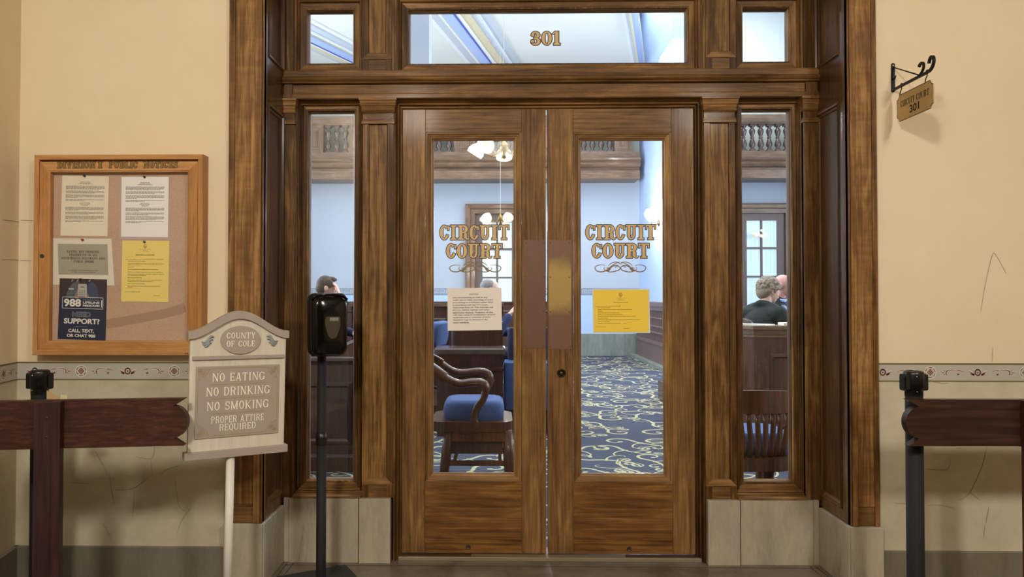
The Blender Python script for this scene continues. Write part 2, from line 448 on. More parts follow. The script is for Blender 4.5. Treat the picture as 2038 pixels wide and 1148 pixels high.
# ------------------------------------------------------------------ lettering (drawn strokes with slab serifs)
class Glyphs:
    def __init__(s, T=0.2, t=0.1, ser=0.08, sh=0.08, m=0.0):
        s.T, s.t, s.ser, s.sh, s.m = T, t, ser, sh, m; s.out = []
    def R(s, x0, y0, x1, y1):
        m = s.m; s.out.append([(x0-m, y0-m), (x1+m, y0-m), (x1+m, y1+m), (x0-m, y1+m)])
    def stem(s, x, y0=0.0, y1=1.0, w=None):
        w = w or s.T; s.R(x-w/2, y0, x+w/2, y1)
    def serif(s, x, y, l=1, r=1, w=None):
        if s.ser <= 0: return
        w = w or s.T; a = 0 if y < 0.5 else 1-s.sh
        s.R(x-w/2-s.ser*l, a, x+w/2+s.ser*r, a+s.sh)
    def fstem(s, x, w=None, **k): s.stem(x, 0, 1, w); s.serif(x, 0, w=w, **k); s.serif(x, 1, w=w, **k)
    def arc(s, cx, cy, rx, ry, a0, a1, T=None, t=None, n=None):
        T = T or s.T; t = t or s.t; m = s.m
        n = n or max(6, int(abs(a1-a0)/9))
        O = []; I = []
        e = math.degrees(m/max(rx, ry)) if abs(a1-a0) < 359 else 0
        a0 -= e; a1 += e
        for i in range(n+1):
            a = math.radians(a0+(a1-a0)*i/n); c, q = math.cos(a), math.sin(a)
            O.append((cx+(rx+m)*c, cy+(ry+m)*q)); I.append((cx+max(rx-T-m, .005)*c, cy+max(ry-t-m, .005)*q))
        for i in range(n): s.out.append([O[i], O[i+1], I[i+1], I[i]])
    def diag(s, x0, y0, x1, y1, w):
        m = s.m
        dx, dy = x1-x0, y1-y0; L = math.hypot(dx, dy); ex, ey = dx/L*m, dy/L*m
        x0 -= ex; y0 -= ey; x1 += ex; y1 += ey; h = w/2+m*L/abs(dy) if abs(dy) > 1e-6 else w/2+m
        p = [(x0-h, y0), (x0+h, y0), (x1+h, y1), (x1-h, y1)]
        if y1 < y0: p.reverse()
        s.out.append(p)
    def glyph(s, c, w):
        T, t, e, sh = s.T, s.t, s.ser, s.sh; s.out = []; h = T/2; L = e+h; b = max(sh, t)
        if c == 'I': s.fstem(w/2)
        elif c in 'CG':
            s.arc(w/2, .5, w/2, .5, 42, 318)
            s.R(w-max(t*.9, .05), .66, w, .93 if e > 0 else .8)
            if c == 'C' and e > 0: s.arc(w/2, .5, w/2, .5, 300, 338, T*.8, t)
            if c == 'G': s.stem(w-h, .06, .46); s.R(w-T-e, .46-sh, w+e*.5, .46)
        elif c == 'O' or c == '0': s.arc(w/2, .5, w/2, .5, 0, 360, n=40)
        elif c == 'Q': s.arc(w/2, .5, w/2, .5, 0, 360, n=40); s.diag(w*.55, .18, w*.95, -.14, T*.8)
        elif c == 'D':
            s.fstem(L, r=0); s.R(L, 1-t, w*.5, 1); s.R(L, 0, w*.5, t); s.arc(w*.5, .5, w*.5, .5, -90, 90)
        elif c in 'PRB':
            s.fstem(L); rr = .27 if c != 'B' else .25
            cy = 1-rr; s.R(L, 1-t, w*.55, 1); s.R(L, cy-rr, w*.55, cy-rr+t); s.arc(w*.55, cy, w*.40, rr, -90, 90)
            if c == 'B': s.R(L, 0, w*.55, t); s.arc(w*.55, .275, w*.45, .275, -90, 90)
            if c == 'R':
                if e > 0 and s.T > .13: s.stem(w*.80-h*.6, .10, .40); s.arc(w*.60, .36, w*.20+h*.4, .14, 0, 90); s.arc(w*.80+h*.75, .12, h*1.35, .12, 180, 360, T*.55, t)
                else: s.diag(w*.48, .48, w-h, 0, T); s.serif(w-h, 0)
        elif c in 'EFL':
            s.fstem(L); 
            if c != 'L': s.R(L, 1-t, w, 1); s.R(L, .5-t/2, w*.78, .5+t/2); s.R(w-t*.8, 1-.26, w, 1)
            if c != 'F': s.R(L, 0, w, t); s.R(w-t*.8, 0, w, .27)
            if c != 'L' and e > 0: s.R(w*.78-t*.7, .38, w*.78, .62)
        elif c == 'T':
            s.stem(w/2); s.serif(w/2, 0); s.R(0, 1-t, w, 1)
            if e > 0: s.R(0, .70, t*.8, 1); s.R(w-t*.8, .70, w, 1)
        elif c == 'H': s.fstem(L); s.fstem(w-L); s.R(L, .5-t/2, w-L, .5+t/2)
        elif c == 'U':
            s.stem(L, .30); s.serif(L, 1); tt = T if e == 0 or s.T < .13 else T*.62
            s.stem(w-e-tt/2, .30, 1, tt); s.serif(w-e-tt/2, 1, w=tt)
            s.arc(w/2+(h-tt/2)*0-0, .32, (w-2*e)/2, .32, 180, 360, (T+tt)/2, t)
        elif c == 'N':
            tt = T*.62 if s.T > .13 else T*.8
            s.stem(e+tt/2, 0, 1, tt); s.serif(e+tt/2, 0, w=tt); s.serif(e+tt/2, 1, r=0, w=tt)
            s.stem(w-e-tt/2, 0, 1, tt); s.serif(w-e-tt/2, 1, w=tt); s.diag(e+tt*.7, 1-.0, w-e-tt*.7, 0, T)
        elif c == 'M':
            tt = T*.7; s.stem(e+tt/2, 0, 1, tt); s.serif(e+tt/2, 0, w=tt); s.stem(w-e-h, 0, 1); s.serif(w-e-h, 0)
            s.diag(e+tt*.6, 1, w/2, .05, T*.9); s.diag(w/2, .05, w-e-h, 1, tt); s.serif(e+tt/2, 1, r=0, w=tt); s.serif(w-e-h, 1, l=0)
        elif c == 'K':
            s.fstem(L); s.diag(L, .36, w-h, 1, t*1.1); s.diag(L+T*.9, .52, w-h, 0, T); s.serif(w-h, 1, w=t); s.serif(w-h, 0)
        elif c == 'A':
            s.diag(e+t/2, 0, w/2-t*.1, 1, t*1.15); s.diag(w-e-h, 0, w/2, 1, T); s.R(w*.27, .30-t/2, w*.74, .30+t/2)
            s.serif(e+t/2, 0, w=t); s.serif(w-e-h, 0)
        elif c == 'V':
            s.diag(e+h, 1, w/2, 0, T); s.diag(w-e-t/2, 1, w/2+t*.1, 0, t*1.15); s.serif(e+h, 1); s.serif(w-e-t/2, 1, w=t)
        elif c == 'W':
            s.diag(e+h, 1, w*.3, 0, T); s.diag(w*.5, 1, w*.32, 0, t*1.1); s.diag(w*.5, 1, w*.70, 0, T); s.diag(w-e-t/2, 1, w*.72, 0, t*1.1)
            s.serif(e+h, 1); s.serif(w-e-t/2, 1, w=t)
        elif c == 'Y':
            s.stem(w/2, 0, .48); s.serif(w/2, 0); s.diag(e+h, 1, w/2, .42, T); s.diag(w-e-t/2, 1, w/2, .42, t*1.2); s.serif(e+h, 1); s.serif(w-e-t/2, 1, w=t)
        elif c == 'S':
            a = .27; tt = max(t, T*.55)
            s.arc(w/2, 1-a, w*.46, a, 30, 270, T*.85, tt); s.arc(w/2, a, w*.5, a, -150, 90, T*.85, tt)
            if e > 0: s.R(w*.93-t*.7, .68, w*.93, .98); s.R(w*.02, .02, w*.02+t*.7, .32)
        elif c == '3':
            s.arc(w*.46, .745, w*.44, .255, -80, 150, T, t); s.arc(w*.46, .275, w*.5, .275, -155, 85, T, t)
            s.R(w*.30, .50-t/2, w*.55, .50+t/2)
            if e > 0: s.arc(w*.17, .74, h*.95, .11, 0, 360, h*.9, .1); s.arc(w*.15, .27, h*.95, .11, 0, 360, h*.9, .1)
        elif c == '1':
            if e > 0: s.stem(w*.58); s.serif(w*.58, 0, l=1.3, r=1.3); s.diag(w*.58-h-.14, .80, w*.58-h*.4, 1.0, .13)
            else: s.stem(w*.6)
            if e == 0: s.diag(w*.6, 1, w*.15, .78, t)
        return s.out
GW = dict(I=.36, C=.66, R=.74, U=.76, T=.70, O=.66, D=.72, V=.74, S=.58, N=.80, P=.68, B=.70, L=.60, E=.62, A=.76, G=.72, K=.76, M=.92, F=.6, H=.80, Q=.7, Y=.72, W=1.02)
GW.update({'0': .58, '1': .44, '3': .56, ' ': .42})
def lettering(mb, pl, text, u0, u1, v0, v1, w, mi=0, T=.2, t=.1, ser=.08, sh=.09, gap=.10, m=0.0, widths=None):
    """write text between u0 and u1, cap height v0..v1"""
    g = Glyphs(T, t, ser, sh, m); ww = dict(GW); ww.update(widths or {})
    tot = sum(ww[c] for c in text)+gap*(len(text)-1); x = 0.0
    sx = (u1-u0)/tot; sy = v1-v0
    for c in text:
        if c != ' ':
            for j, q in enumerate(g.glyph(c, ww[c])):
                mb.poly(pl, [(u0+(x+a)*sx, v0+b*sy) for a, b in q], w+1e-5*j, mi)
        x += ww[c]+gap
_TX = {}
def sans(mb, pl, text, u0, u1, v0, v1, w, mi=0, bold=0.0, keep=False, align='C'):
    """write text in the built-in sans face, fitted to a box (keep: keep its proportions to the height)"""
    key = (text, bold)
    if key not in _TX:
        cu = bpy.data.curves.new('t', 'FONT'); cu.body = text; cu.offset = bold; cu.resolution_u = 3
        o = bpy.data.objects.new('t', cu); COL.objects.link(o)
        dg = bpy.context.evaluated_depsgraph_get(); dg.update()
        ev = o.evaluated_get(dg); me = ev.to_mesh()
        _TX[key] = ([(v.co.x, v.co.y) for v in me.vertices], [tuple(p.vertices) for p in me.polygons])
        ev.to_mesh_clear(); bpy.data.objects.remove(o); bpy.data.curves.remove(cu)
    vs, fs = _TX[key]
    if not vs: return
    a0 = min(p[0] for p in vs); a1 = max(p[0] for p in vs); b0 = min(p[1] for p in vs); b1 = max(p[1] for p in vs)
    sy = (v1-v0)/(b1-b0); sx = (u1-u0)/(a1-a0)
    if keep:
        sx = min(sx, sy); wd_ = (a1-a0)*sx
        if align == 'C': u0 = (u0+u1)/2-wd_/2
    mb.add([pl(u0+(a-a0)*sx, v0+(b-b0)*sy, w) for a, b in vs], fs, mi)
def grey_lines(mb, pl, rows, w, mi=0, seed=1):
    """unreadable small print: broken strokes; rows of (u0, u1, v, height)"""
    r = random.Random(seed)
    for u0, u1, v, h in rows:
        u = u0
        while u < u1-0.002:
            L = min(r.uniform(.004, .013), u1-u)
            mb.rect(pl, u, u+L, v, v+h*r.uniform(.8, 1.0), w, mi); u += L+r.uniform(.0012, .0022)
# ================================================================== the hall: shell
YW = -0.375                                   # face of the hall wall beside the doorway
YR = -0.405                                   # face of the casing
XL, XR = -1.0755, 1.592                       # faces of the two reveals
CL0, CR1 = Xp(453, YR), Xp(1748, YR)          # outer edges of the casing
XCOR = Xp(38, YW, 400)                        # corner at the left
ZB = 0.172                                    # top of the stone base
ZF0, ZF1 = 0.934, 1.018                       # painted border
HC = 3.75                                     # hall ceiling
EX = 2.0                                      # thickness allowance
XRW = 4.6

def wall_with_dado(name, pl, u0, u1, cracks, seed, z1=HC):
    """a plastered wall face: cream above, aged dado below, both with their cracks"""
    b = MB()
    b.pbox(pl, u0, u1, ZF1-.002, z1, -0.44, 0, 0)
    b.pbox(pl, u0, u1, 0, ZF1-.002, -0.44, 0, 1)
    for pts, wd in cracks:
        b.ribbon(pl, spline(pts, 4), [wd*(0.5+0.5*math.sin(PI*i/(len(pts)*4-4))) for i in range(len(pts)*4-3)], 0.0012, 2)
    return struct(b.build(name, [WALLP, DADO, plain('crack_line', '8d8062', 0.9)]))  # cracks drawn as thin darker lines
pw = Pl((0, YW, 0), (1, 0, 0), (0, 0, 1))
def cr(*px): return [(Xp(a, YW, b), Zp(b, YW, a)) for a, b in px]
wall_with_dado('wall_left', pw, XCOR-0.5, CL0+.02, [
    (cr((188, 895), (205, 925), (214, 945)), .0022), (cr((218, 942), (222, 975), (228, 1002)), .0026),
    (cr((140, 960), (178, 963)), .002), (cr((228, 974), (262, 973), (280, 962), (294, 950)), .003),
    (cr((318, 948), (330, 935), (362, 925)), .0025), (cr((308, 886), (302, 912), (268, 908)), .002),
    (cr((300, 915), (305, 960)), .0016), (cr((268, 975), (264, 1030)), .0018), (cr((348, 950), (356, 1005), (372, 1018)), .0016),
    (cr((352, 1062), (362, 1035), (380, 1010)), .002), (cr((205, 1040), (222, 1075)), .0016)], 1)
wall_with_dado('wall_right', pw, CR1-.02, XRW, [
    (cr((1842, 933), (1884, 934), (1891, 914)), .0026), (cr((1964, 888), (1955, 925), (1930, 980), (1908, 995)), .0026),
    (cr((1930, 979), (1949, 995)), .0024), (cr((1842, 1006), (1872, 1005), (1900, 1012)), .0022),
    (cr((1780, 1001), (1804, 1002)), .002), (cr((1968, 1008), (1962, 1040)), .003), (cr((1960, 1045), (1957, 1070)), .003),
    (cr((1952, 620), (1960, 570), (1974, 510), (1982, 508), (2003, 545)), .0022), (cr((1976, 690), (1974, 720)), .0016),
    (cr((1850, 757), (1870, 762), (1890, 762)), .0018)], 2)
# the corner's return wall: it runs towards the viewer, a little out of square
ang = math.radians(10.0)
pcor = Pl((XCOR, YW, 0), (-math.sin(ang), math.cos(ang), 0), (0, 0, 1))
b = MB()
b.pbox(pcor, -10.6, 0.05, ZF1-.002, HC, -0.1, 0, 0); b.pbox(pcor, -10.6, 0.05, 0, ZF1-.002, -0.1, 0, 1)
for zz in (Zp(438, YW-.1, 20), Zp(518, YW, 48)):
    b.ribbon(pcor, [(-.16, zz-.004), (-.05, zz), (0.0, zz)], .0022, .001, 2)
b.ribbon(pcor, spline([(-.12, .70), (-.06, .715), (0, .70)], 4), .0022, .001, 2)
struct(b.build('wall_far_left', [WALLP, DADO, MATS['crack_line']]))
b = MB()
for (a, c, zz) in ((40, 64, 438), (40, 62, 518)):
    b.ribbon(pw, [(Xp(a, YW), Zp(zz, YW, a)), (Xp(c, YW), Zp(zz+1, YW, c))], .0018, .0015, 0)
struct(b.build('trim_plaster_joint', [MATS['crack_line']]))
# wall over the doorway and the rest of the hall
b = MB(); b.box(CL0-.01, CR1+.01, YW, 0.06, 3.02, HC, 0)
struct(b.build('wall_front', [WALLP]))
b = MB(); b.box(-5, 6, -10.6, -10.5, 0, HC); struct(b.build('wall_back', [plain('hall_back_paint', 'b9a37c', 0.8)]))
b = MB(); b.box(XRW, XRW+.1, -10.6, YW, 0, HC); struct(b.build('wall_far_right', [WALLP]))
b = MB(); b.box(-5, 6, -10.6, 0.06, HC, HC+.1); struct(b.build('ceiling', [plain('hall_ceiling_paint', 'c9bb98', 0.8)]))
b = MB()
b.box(-5, XRW, -10.6, 0.0, -0.1, 0.0)
struct(b.build('floor', [FLOORM]))
# stone base and painted border
def base(name, pl, u0, u1, brk):
    b = MB(); us = [u0]+brk+[u1]
    for a, c in zip(us[:-1], us[1:]): b.pbox(pl, a+.0008, c-.0008, 0.0, ZB, 0, .018)
    return struct(b.build(name, [STONED], bevel=.002))
base('baseboard_left', pw, XCOR, CL0+.015, [])
base('baseboard_right', pw, CR1-.015, XRW, [2.9])
base('baseboard_far_left', pcor, -10, 0, [-.9, -2.2])
BORD = plaster('border_ground', 'b8b2a6', 'a8a396', 0.5)
BEDGE = plain('border_ochre_edge', '6f6138', 0.8); BRED = plain('border_red_stencil', '6e2b24', 0.8); BPALE = plain('border_pale_outline', 'dcd5c8', 0.8)
BTEAL = plain('border_sage_ground', 'a3a898', 0.8)
def border(name, pl, u0, u1, rosette, period=0.4345):
    """the stencilled band: rosette, scroll, bud, scroll, repeated"""
    b = MB(); zc = (ZF0+ZF1)/2
    b.rect(pl, u0, u1, ZF0, ZF1, .0010, 0)
    b.rect(pl, u0, u1, ZF1-.007, ZF1, .0016, 1); b.rect(pl, u0, u1, ZF0, ZF0+.005, .0016, 1)
    def ok(p): return all(u0+.003 < q[0] < u1-.003 for q in p)
    def rib(pts, wd, mi, w):
        if ok(pts): b.ribbon(pl, pts, wd, w, mi)
    def ring(cx, r, wd, a0, a1, mi, w, ey=1.0):
        rib([(cx+r*math.cos(math.radians(a0+(a1-a0)*i/14)), zc+ey*r*math.sin(math.radians(a0+(a1-a0)*i/14))) for i in range(15)], wd, mi, w)
    k0 = int((u0-rosette)/period)-1
    for k in range(k0, k0+int((u1-u0)/period)+4):
        c = rosette+k*period
        ring(c, .0262, .0035, 0, 360, 2, .0018); ring(c, .0185, .0022, 0, 360, 2, .0018)
        for a in range(6): ring(c, .0222, .0028, a*60+8, a*60+46, 3, .0020)
        for i in range(-2, 3):
            for j in range(-2, 3):
                if (i+j) % 2 == 0 and i*i+j*j <= 5:
                    x, y = c+i*.0052, zc+j*.0052
                    q = [(x-.0040, y), (x, y-.0040), (x+.0040, y), (x, y+.0040)]
                    if ok(q): b.poly(pl, q, .0020, 3)
        # scrolls either side of the rosette and the bud half way
        for s in (1, -1):
            def S(pts): return [(c+s*a, zc+d) for a, d in pts]
            main = spline([(.072, -.011), (.071, .002), (.081, .010), (.100, .0115), (.118, .0105)], 6)
            tail = spline([(.122, .0095), (.140, .0065), (.156, .0005)], 6)
            for cc, q in ((2, 3.0), (3, 1.0)):
                w = .0016 + .0002*(3-q) if cc == 2 else .0021
                ex = .0040 if cc == 2 else 0
                n = len(main); rib(S(main), [.0055*(1-.75*i/n)+ex for i in range(n)], cc, w)
                n = len(tail); rib(S(tail), [.0042*(1-.8*i/n)+ex*.8 for i in range(n)], cc, w)
            for (a, d, ax, dx) in ((.060, .009, .066, .006), (.050, -.001, .064, -.001), (.060, -.011, .066, -.007)):
                rib(S([(a, d), ((a+ax)/2, (d+dx)/2), (ax, dx)]), [.001, .0075, .002], 2, .0017)
                rib(S([(a, d), ((a+ax)/2, (d+dx)/2), (ax, dx)]), [.0006, .0042, .0008], 3, .0021)
            for pts in ([(.118, -.009), (.126, -.009), (.133, -.007)], [(.122, -.003), (.126, -.009), (.127, -.015)]):
                rib(S(pts), [.001, .004, .001], 3, .0021)
            # half bud
            m = c+s*period/2
            ring(m, .0118, .0052, 0, 360, 2, .0016, 1.1); 
            if s == 1:
                ring(m, .0122, .0042, -230, 50, 3, .0021, 1.1); ring(m, .002, .003, 0, 360, 3, .0021)
            for pts, wd in (([(.036, .004), (.026, -.005), (.016, -.011)], [.0008, .006, .009]), ([(.034, -.007), (.026, -.009), (.016, -.012)], [.0008, .004, .006])):
                rib([(m-s*a, zc+d) for a, d in pts], wd, 3, .0021)
            rib([(m-s*.042, zc+.012), (m-s*.028, zc+.002), (m-s*.02, zc+.002)], [.001, .004, .002], 2, .0015)
            rib([(m-s*.022, zc+.016), (m-s*.014, zc+.012)], [.001, .003], 2, .0015)
    return struct(b.build(name, [BORD, BEDGE, BPALE, BRED]))
border('trim_border_left', pw, XCOR, CL0, Xp(162, YW, 740))
border('trim_border_right', pw, CR1, XRW, Xp(1851, YW, 740), .427)
border('trim_border_far_left', pcor, -4.5, 0, .30)

# ================================================================== the doorway joinery
ZT = 0.022                                    # top of threshold
# openings in the plane of the doors: doors, sidelights, transom, small lights
DX0, DX1 = Xp(799.5, -.022), Xp(1386, -.022)
DZ1 = Zp(212, -.022)
GL = (Xp(618, 0), Xp(704, 0), Zp(950, 0, 660), Zp(226.5, 0, 660))
GR = (Xp(1477, 0), Xp(1568, 0), Zp(953.5, 0, 1520), Zp(223, 0, 1520))
GT = (Xp(817.5, 0, 80), Xp(1362, 0, 80), Zp(127, 0), Zp(26, 0))
GUL = (Xp(617.5, 0, 80), Xp(703, 0, 80), Zp(127, 0, 660), Zp(27.5, 0, 660))
GUR = (Xp(1477, 0, 80), Xp(1563, 0, 80), Zp(123.5, 0, 1520), Zp(23, 0, 1520))
ZBAR0, ZBAR1 = Zp(195, -.09), Zp(138, -.09)
ZTOP = 3.03
INS = .060
def grow(g, a): return (g[0]-a, g[1]+a, g[2]-a, g[3]+a)
holes = [(DX0, DX1, -1, DZ1)]+[grow(g, .008) for g in (GL, GR, GT, GUL, GUR)]
def holed(b, x0, x1, z0, z1, hs, y0, y1, mi=0):
    xs = sorted({x0, x1}|{min(max(h[i], x0), x1) for h in hs for i in (0, 1)})
    zs = sorted({z0, z1}|{min(max(h[i], z0), z1) for h in hs for i in (2, 3)})
    for a, c in zip(xs[:-1], xs[1:]):
        run = None
        for d, e in list(zip(zs[:-1], zs[1:]))+[(None, None)]:
            solid = d is not None and not any(h[0] < (a+c)/2 < h[1] and h[2] < (d+e)/2 < h[3] for h in hs)
            if solid: run = (run[0] if run else d, e)
            elif run: b.box(a, c, y0, y1, run[0], run[1], mi); run = None
b = MB(); holed(b, XL-.1, XR+.1, 0, ZTOP, holes, -.032, .016, 0)
struct(b.build('trim_door_wall_core', [WV]))

SASH = [(0, .058), (.006, .056), (.012, .062), (.016, .050), (.020, .046), (.026, .050), (.029, .036), (.031, .034), (.044, .034), (.047, .030), (.050, .022), (.055, .018), (.060, .004)]
def light(name, g, glassmat=GLASS, prof=SASH, bottom=True):
    """a fixed pane in its moulded wooden frame"""
    r = sroot(name, ((g[0]+g[1])/2, 0, g[2]))
    a = prof[-1][0]
    b = MB(); b.frame(FRONT, g[0]-a, g[1]+a, g[2]-a, g[3]+a, prof)
    b.frame(FRONT, g[0]-.02, g[1]+.02, g[2]-.02, g[3]+.02, [(0, -.016), (.020, -.012), (.020, .004)])
    struct(b.build('window_frame', [WV, WH], r))
    b = MB(); b.box(g[0]-.004, g[1]+.004, -.002, .002, g[2]-.004, g[3]+.004)
    struct(b.build('glass_pane', [glassmat], r))
    return r
w1 = light('window_1', GL); w2 = light('window_2', GR)
TSASH = [(0, .060), (.008, .058), (.012, .048), (.020, .050), (.024, .036), (.048, .034), (.052, .026), (.058, .022), (.064, .004)]
w3 = light('window_3', GT, prof=TSASH); w4 = light('window_4', GUL, prof=TSASH); w5 = light('window_5', GUR, prof=TSASH)
# the number on the transom
def pane_plane(): return Pl((0, -.0022, 0), (1, 0, 0), (0, 0, 1))
pp = pane_plane()
b = MB()
for m, w, mi in ((.05, .0004, 1), (0, .0009, 0)):
    lettering(b, pp, '301', Xp(1057, 0, 76), Xp(1114, 0, 76), Zp(90.5, 0), Zp(63.5, 0), w, mi, T=.20, t=.10, ser=.07, sh=.12, gap=.06, m=m*1.2, widths={'3': .60, '0': .64, '1': .44})
o = struct(b.build('gilt_number', [GOLD, GOLDEDGE], w3)); o['label'] = 'gold leaf number 301 with dark outline'

# side pilasters, half pilasters and the mullions over them
def pilaster(name, x0, x1, z0, z1, yf, cap=True, foot=0.065, panel=True):
    """shaft with a sunk panel, a foot block and a stepped capital"""
    b = MB(); w = -yf
    if panel:
        s = (x1-x0)*.20
        b.frame(FRONT, x0, x1, z0+foot, z1-(.075 if cap else .02), [(0, .03), (0, w), (s, w), (s+.002, w-.009), (s+.004, w-.009)])
        b.rect(FRONT, x0+s+.004, x1-s-.004, z0+foot, z1, w-.009, 0)
        b.pbox(FRONT, x0, x0+s+.001, z0, z0+foot, .03, w, 0); b.pbox(FRONT, x1-s-.001, x1, z0, z0+foot, .03, w, 0)
        b.pbox(FRONT, x0+s+.001, x1-s-.001, z0, z0+foot-.002, .03, w-.002, 1)
        b.pbox(FRONT, x0, x1, z1-.075, z1, .03, w, 0)
    else:
        b.pbox(FRONT, x0, x1, z0, z1, .03, w, 0)
    if cap:
        t = z1; h = .068; o = .017
        prof = [(0.0, o), (-.011, o), (-.012, o*.80), (-.036, o*.60), (-.037, o*.45), (-.056, o*.28), (-.060, o*.45), (-.066, o*.30), (-.070, .002)]
        vs = []
        for dz, e in prof:
            vs += [(x0-e, -.02, t+dz), (x0-e, yf-e*1.6, t+dz), (x1+e, yf-e*1.6, t+dz), (x1+e, -.02, t+dz)]
        n = len(prof); fs = []
        for i in range(n-1):
            for k in range(3): fs.append((4*i+k, 4*(i+1)+k, 4*(i+1)+k+1, 4*i+k+1))
        fs += [(0, 1, 2, 3), (4*n-4, 4*n-1, 4*n-2, 4*n-3)]
        b.add(vs, fs, 1)
        zb = t-.102                                        # astragal band
        for dz, e in ((0, .004), (.006, .007), (.013, .007), (.016, .004)): pass
        b.box(x0-.005, x1+.005, -.02, yf-.007, zb-.024, zb-.010, 1)
        b.box(x0-.003, x1+.003, -.02, yf-.004, zb-.010, zb, 1)
    return struct(b.build(name, [WV, WH], bevel=.0012))
YP = -.080
ZPL = Zp(992.5, -.09)                          # top of the marble plinth
PLX = (Xp(721, YP), Xp(783, YP)); PRX = (Xp(1403, YP), Xp(1465, YP))
pilaster('trim_pilaster_left', *PLX, ZPL, ZBAR0, YP)
pilaster('trim_pilaster_right', *PRX, ZPL, ZBAR0, YP)
HLX = (XL, Xp(584, YP)); HRX = (Xp(1602, YP), XR)
pilaster('trim_corner_pilaster_left', HLX[0]-.01, HLX[1], ZPL, ZBAR0, YP, panel=False)
pilaster('trim_corner_pilaster_right', HRX[0], HRX[1]+.01, ZPL, ZBAR0, YP, panel=False)
YM = -.066
pilaster('trim_mullion_left', Xp(721, YM, 60), Xp(780, YM, 60), ZBAR1, ZTOP, YM, cap=False, foot=.062)
pilaster('trim_mullion_right', Xp(1404, YM, 60), Xp(1465, YM, 60), ZBAR1, ZTOP, YM, cap=False, foot=.062)
pilaster('trim_corner_mullion_left', XL-.01, Xp(584, YM, 60), ZBAR1, ZTOP, YM, cap=False, panel=False)
pilaster('trim_corner_mullion_right', Xp(1600, YM, 60), XR+.01, ZBAR1, ZTOP, YM, cap=False, panel=False)
# stepped mouldings filling between pilasters and sashes
def steps(b, x0, x1, z0, z1, lv, mi=0):
    n = len(lv)
    for i, y in enumerate(lv):
        a = x0+(x1-x0)*i/n; c = x0+(x1-x0)*(i+1)/n
        b.box(a, c, -.02, y, z0, z1, mi)
b = MB()
for g, (xa, xb) in ((GL, (HLX[1], PLX[0])), (GR, (PRX[1], HRX[0]))):
    e = INS
    steps(b, xa, g[0]-e, ZPL, ZBAR0, (-.070, -.062)); steps(b, g[1]+e, xb, ZPL, ZBAR0, (-.062, -.070))
for g, (xa, xb) in ((GUL, (Xp(584, YM, 60), Xp(721, YM, 60))), (GUR, (Xp(1465, YM, 60), Xp(1600, YM, 60))), (GT, (Xp(780, YM, 60), Xp(1404, YM, 60)))):
    e = .064; steps(b, xa, g[0]-e, ZBAR1, ZTOP, (-.060, -.052)); steps(b, g[1]+e, xb, ZBAR1, ZTOP, (-.052, -.060))
    b.box(xa, xb, -.02, -.056, g[3]+e, ZTOP, 1); b.box(xa, xb, -.02, -.054, ZBAR1-.01, g[2]-e, 1)
struct(b.build('trim_sash_stops', [WV, WH]))
# hood mouldings over the sidelights and doors
b = MB()
def hood(x0, x1, z0, z1):
    h = z1-z0
    prof = [(-.02, z0), (-.052, z0), (-.056, z0+h*.18), (-.066, z0+h*.22), (-.070, z0+h*.45), (-.080, z0+h*.50), (-.088, z0+h*.74), (-.094, z0+h*.80), (-.094, z1), (-.02, z1)]
    b.ext(prof, x0, x1, 'X', 1)
hood(HLX[1]+.003, PLX[0]-.016, GL[3]+INS-.002, ZBAR0); hood(PRX[1]+.016, HRX[0]-.003, GR[3]+INS-.002, ZBAR0)
struct(b.build('trim_sidelight_hoods', [WV, WH]))
# sills under the sidelights
b = MB()
for g, xa, xb in ((GL, HLX[1], PLX[0]), (GR, PRX[1], HRX[0])):
    z1 = g[2]-INS; h = z1-ZPL
    b.ext([(-.02, z1), (-.056, z1), (-.066, z1-h*.22), (-.069, z1-h*.26), (-.085, z1-h*.42), (-.088, z1-h*.50), (-.096, z1-h*.52), (-.098, z1-h*.95), (-.094, ZPL), (-.02, ZPL)], xa+.002, xb-.002, 'X', 1)
struct(b.build('trim_sidelight_sills', [WV, WH]))
# casing round the doors
b = MB()
DC = [(0, .074), (.007, .073), (.010, .066), (.014, .052), (.018, .056), (.023, .054), (.026, .036), (.029, .038), (.034, .037), (.038, .030), (.038, .0)]
cz1 = ZBAR0+.0; cx0, cx1 = DX0-.036, DX1+.036
b.frame(FRONT, PLX[1], PRX[0], 0, cz1, DC, 'LRT')
struct(b.build('trim_door_casing', [WV, WH]))
# the transom bar
zz = lambda py: Zp(py, -.10)
b = MB()
b.ext([(-.02, zz(137)), (-.100, zz(138)), (-.104, zz(140)), (-.104, zz(150.5)), (-.110, zz(151.5)), (-.116, zz(153)), (-.122, zz(155)), (-.120, zz(158)), (-.114, zz(160.5)), (-.108, zz(161.5)), (-.112, zz(163)), (-.110, zz(164.5)), (-.088, zz(165.5)), (-.088, zz(183)), (-.096, zz(184)), (-.099, zz(186)), (-.099, zz(193.5)), (-.094, zz(195)), (-.02, zz(195))], XL, XR, 'X', 1)
for a, c in ((XL+.008, Xp(580, -.1)), (Xp(1607, -.1), XR-.008)):
    b.box(a, c, -.02, -.103, zz(194.5), zz(166), 0)
struct(b.build('trim_transom_bar', [WV, WH], bevel=.0008))
# head over the small lights (above the picture)
b = MB(); b.box(XL-.1, XR+.1, -.40, .05, ZTOP-.02, ZTOP+.06, 1); struct(b.build('trim_head', [WV, WH]))

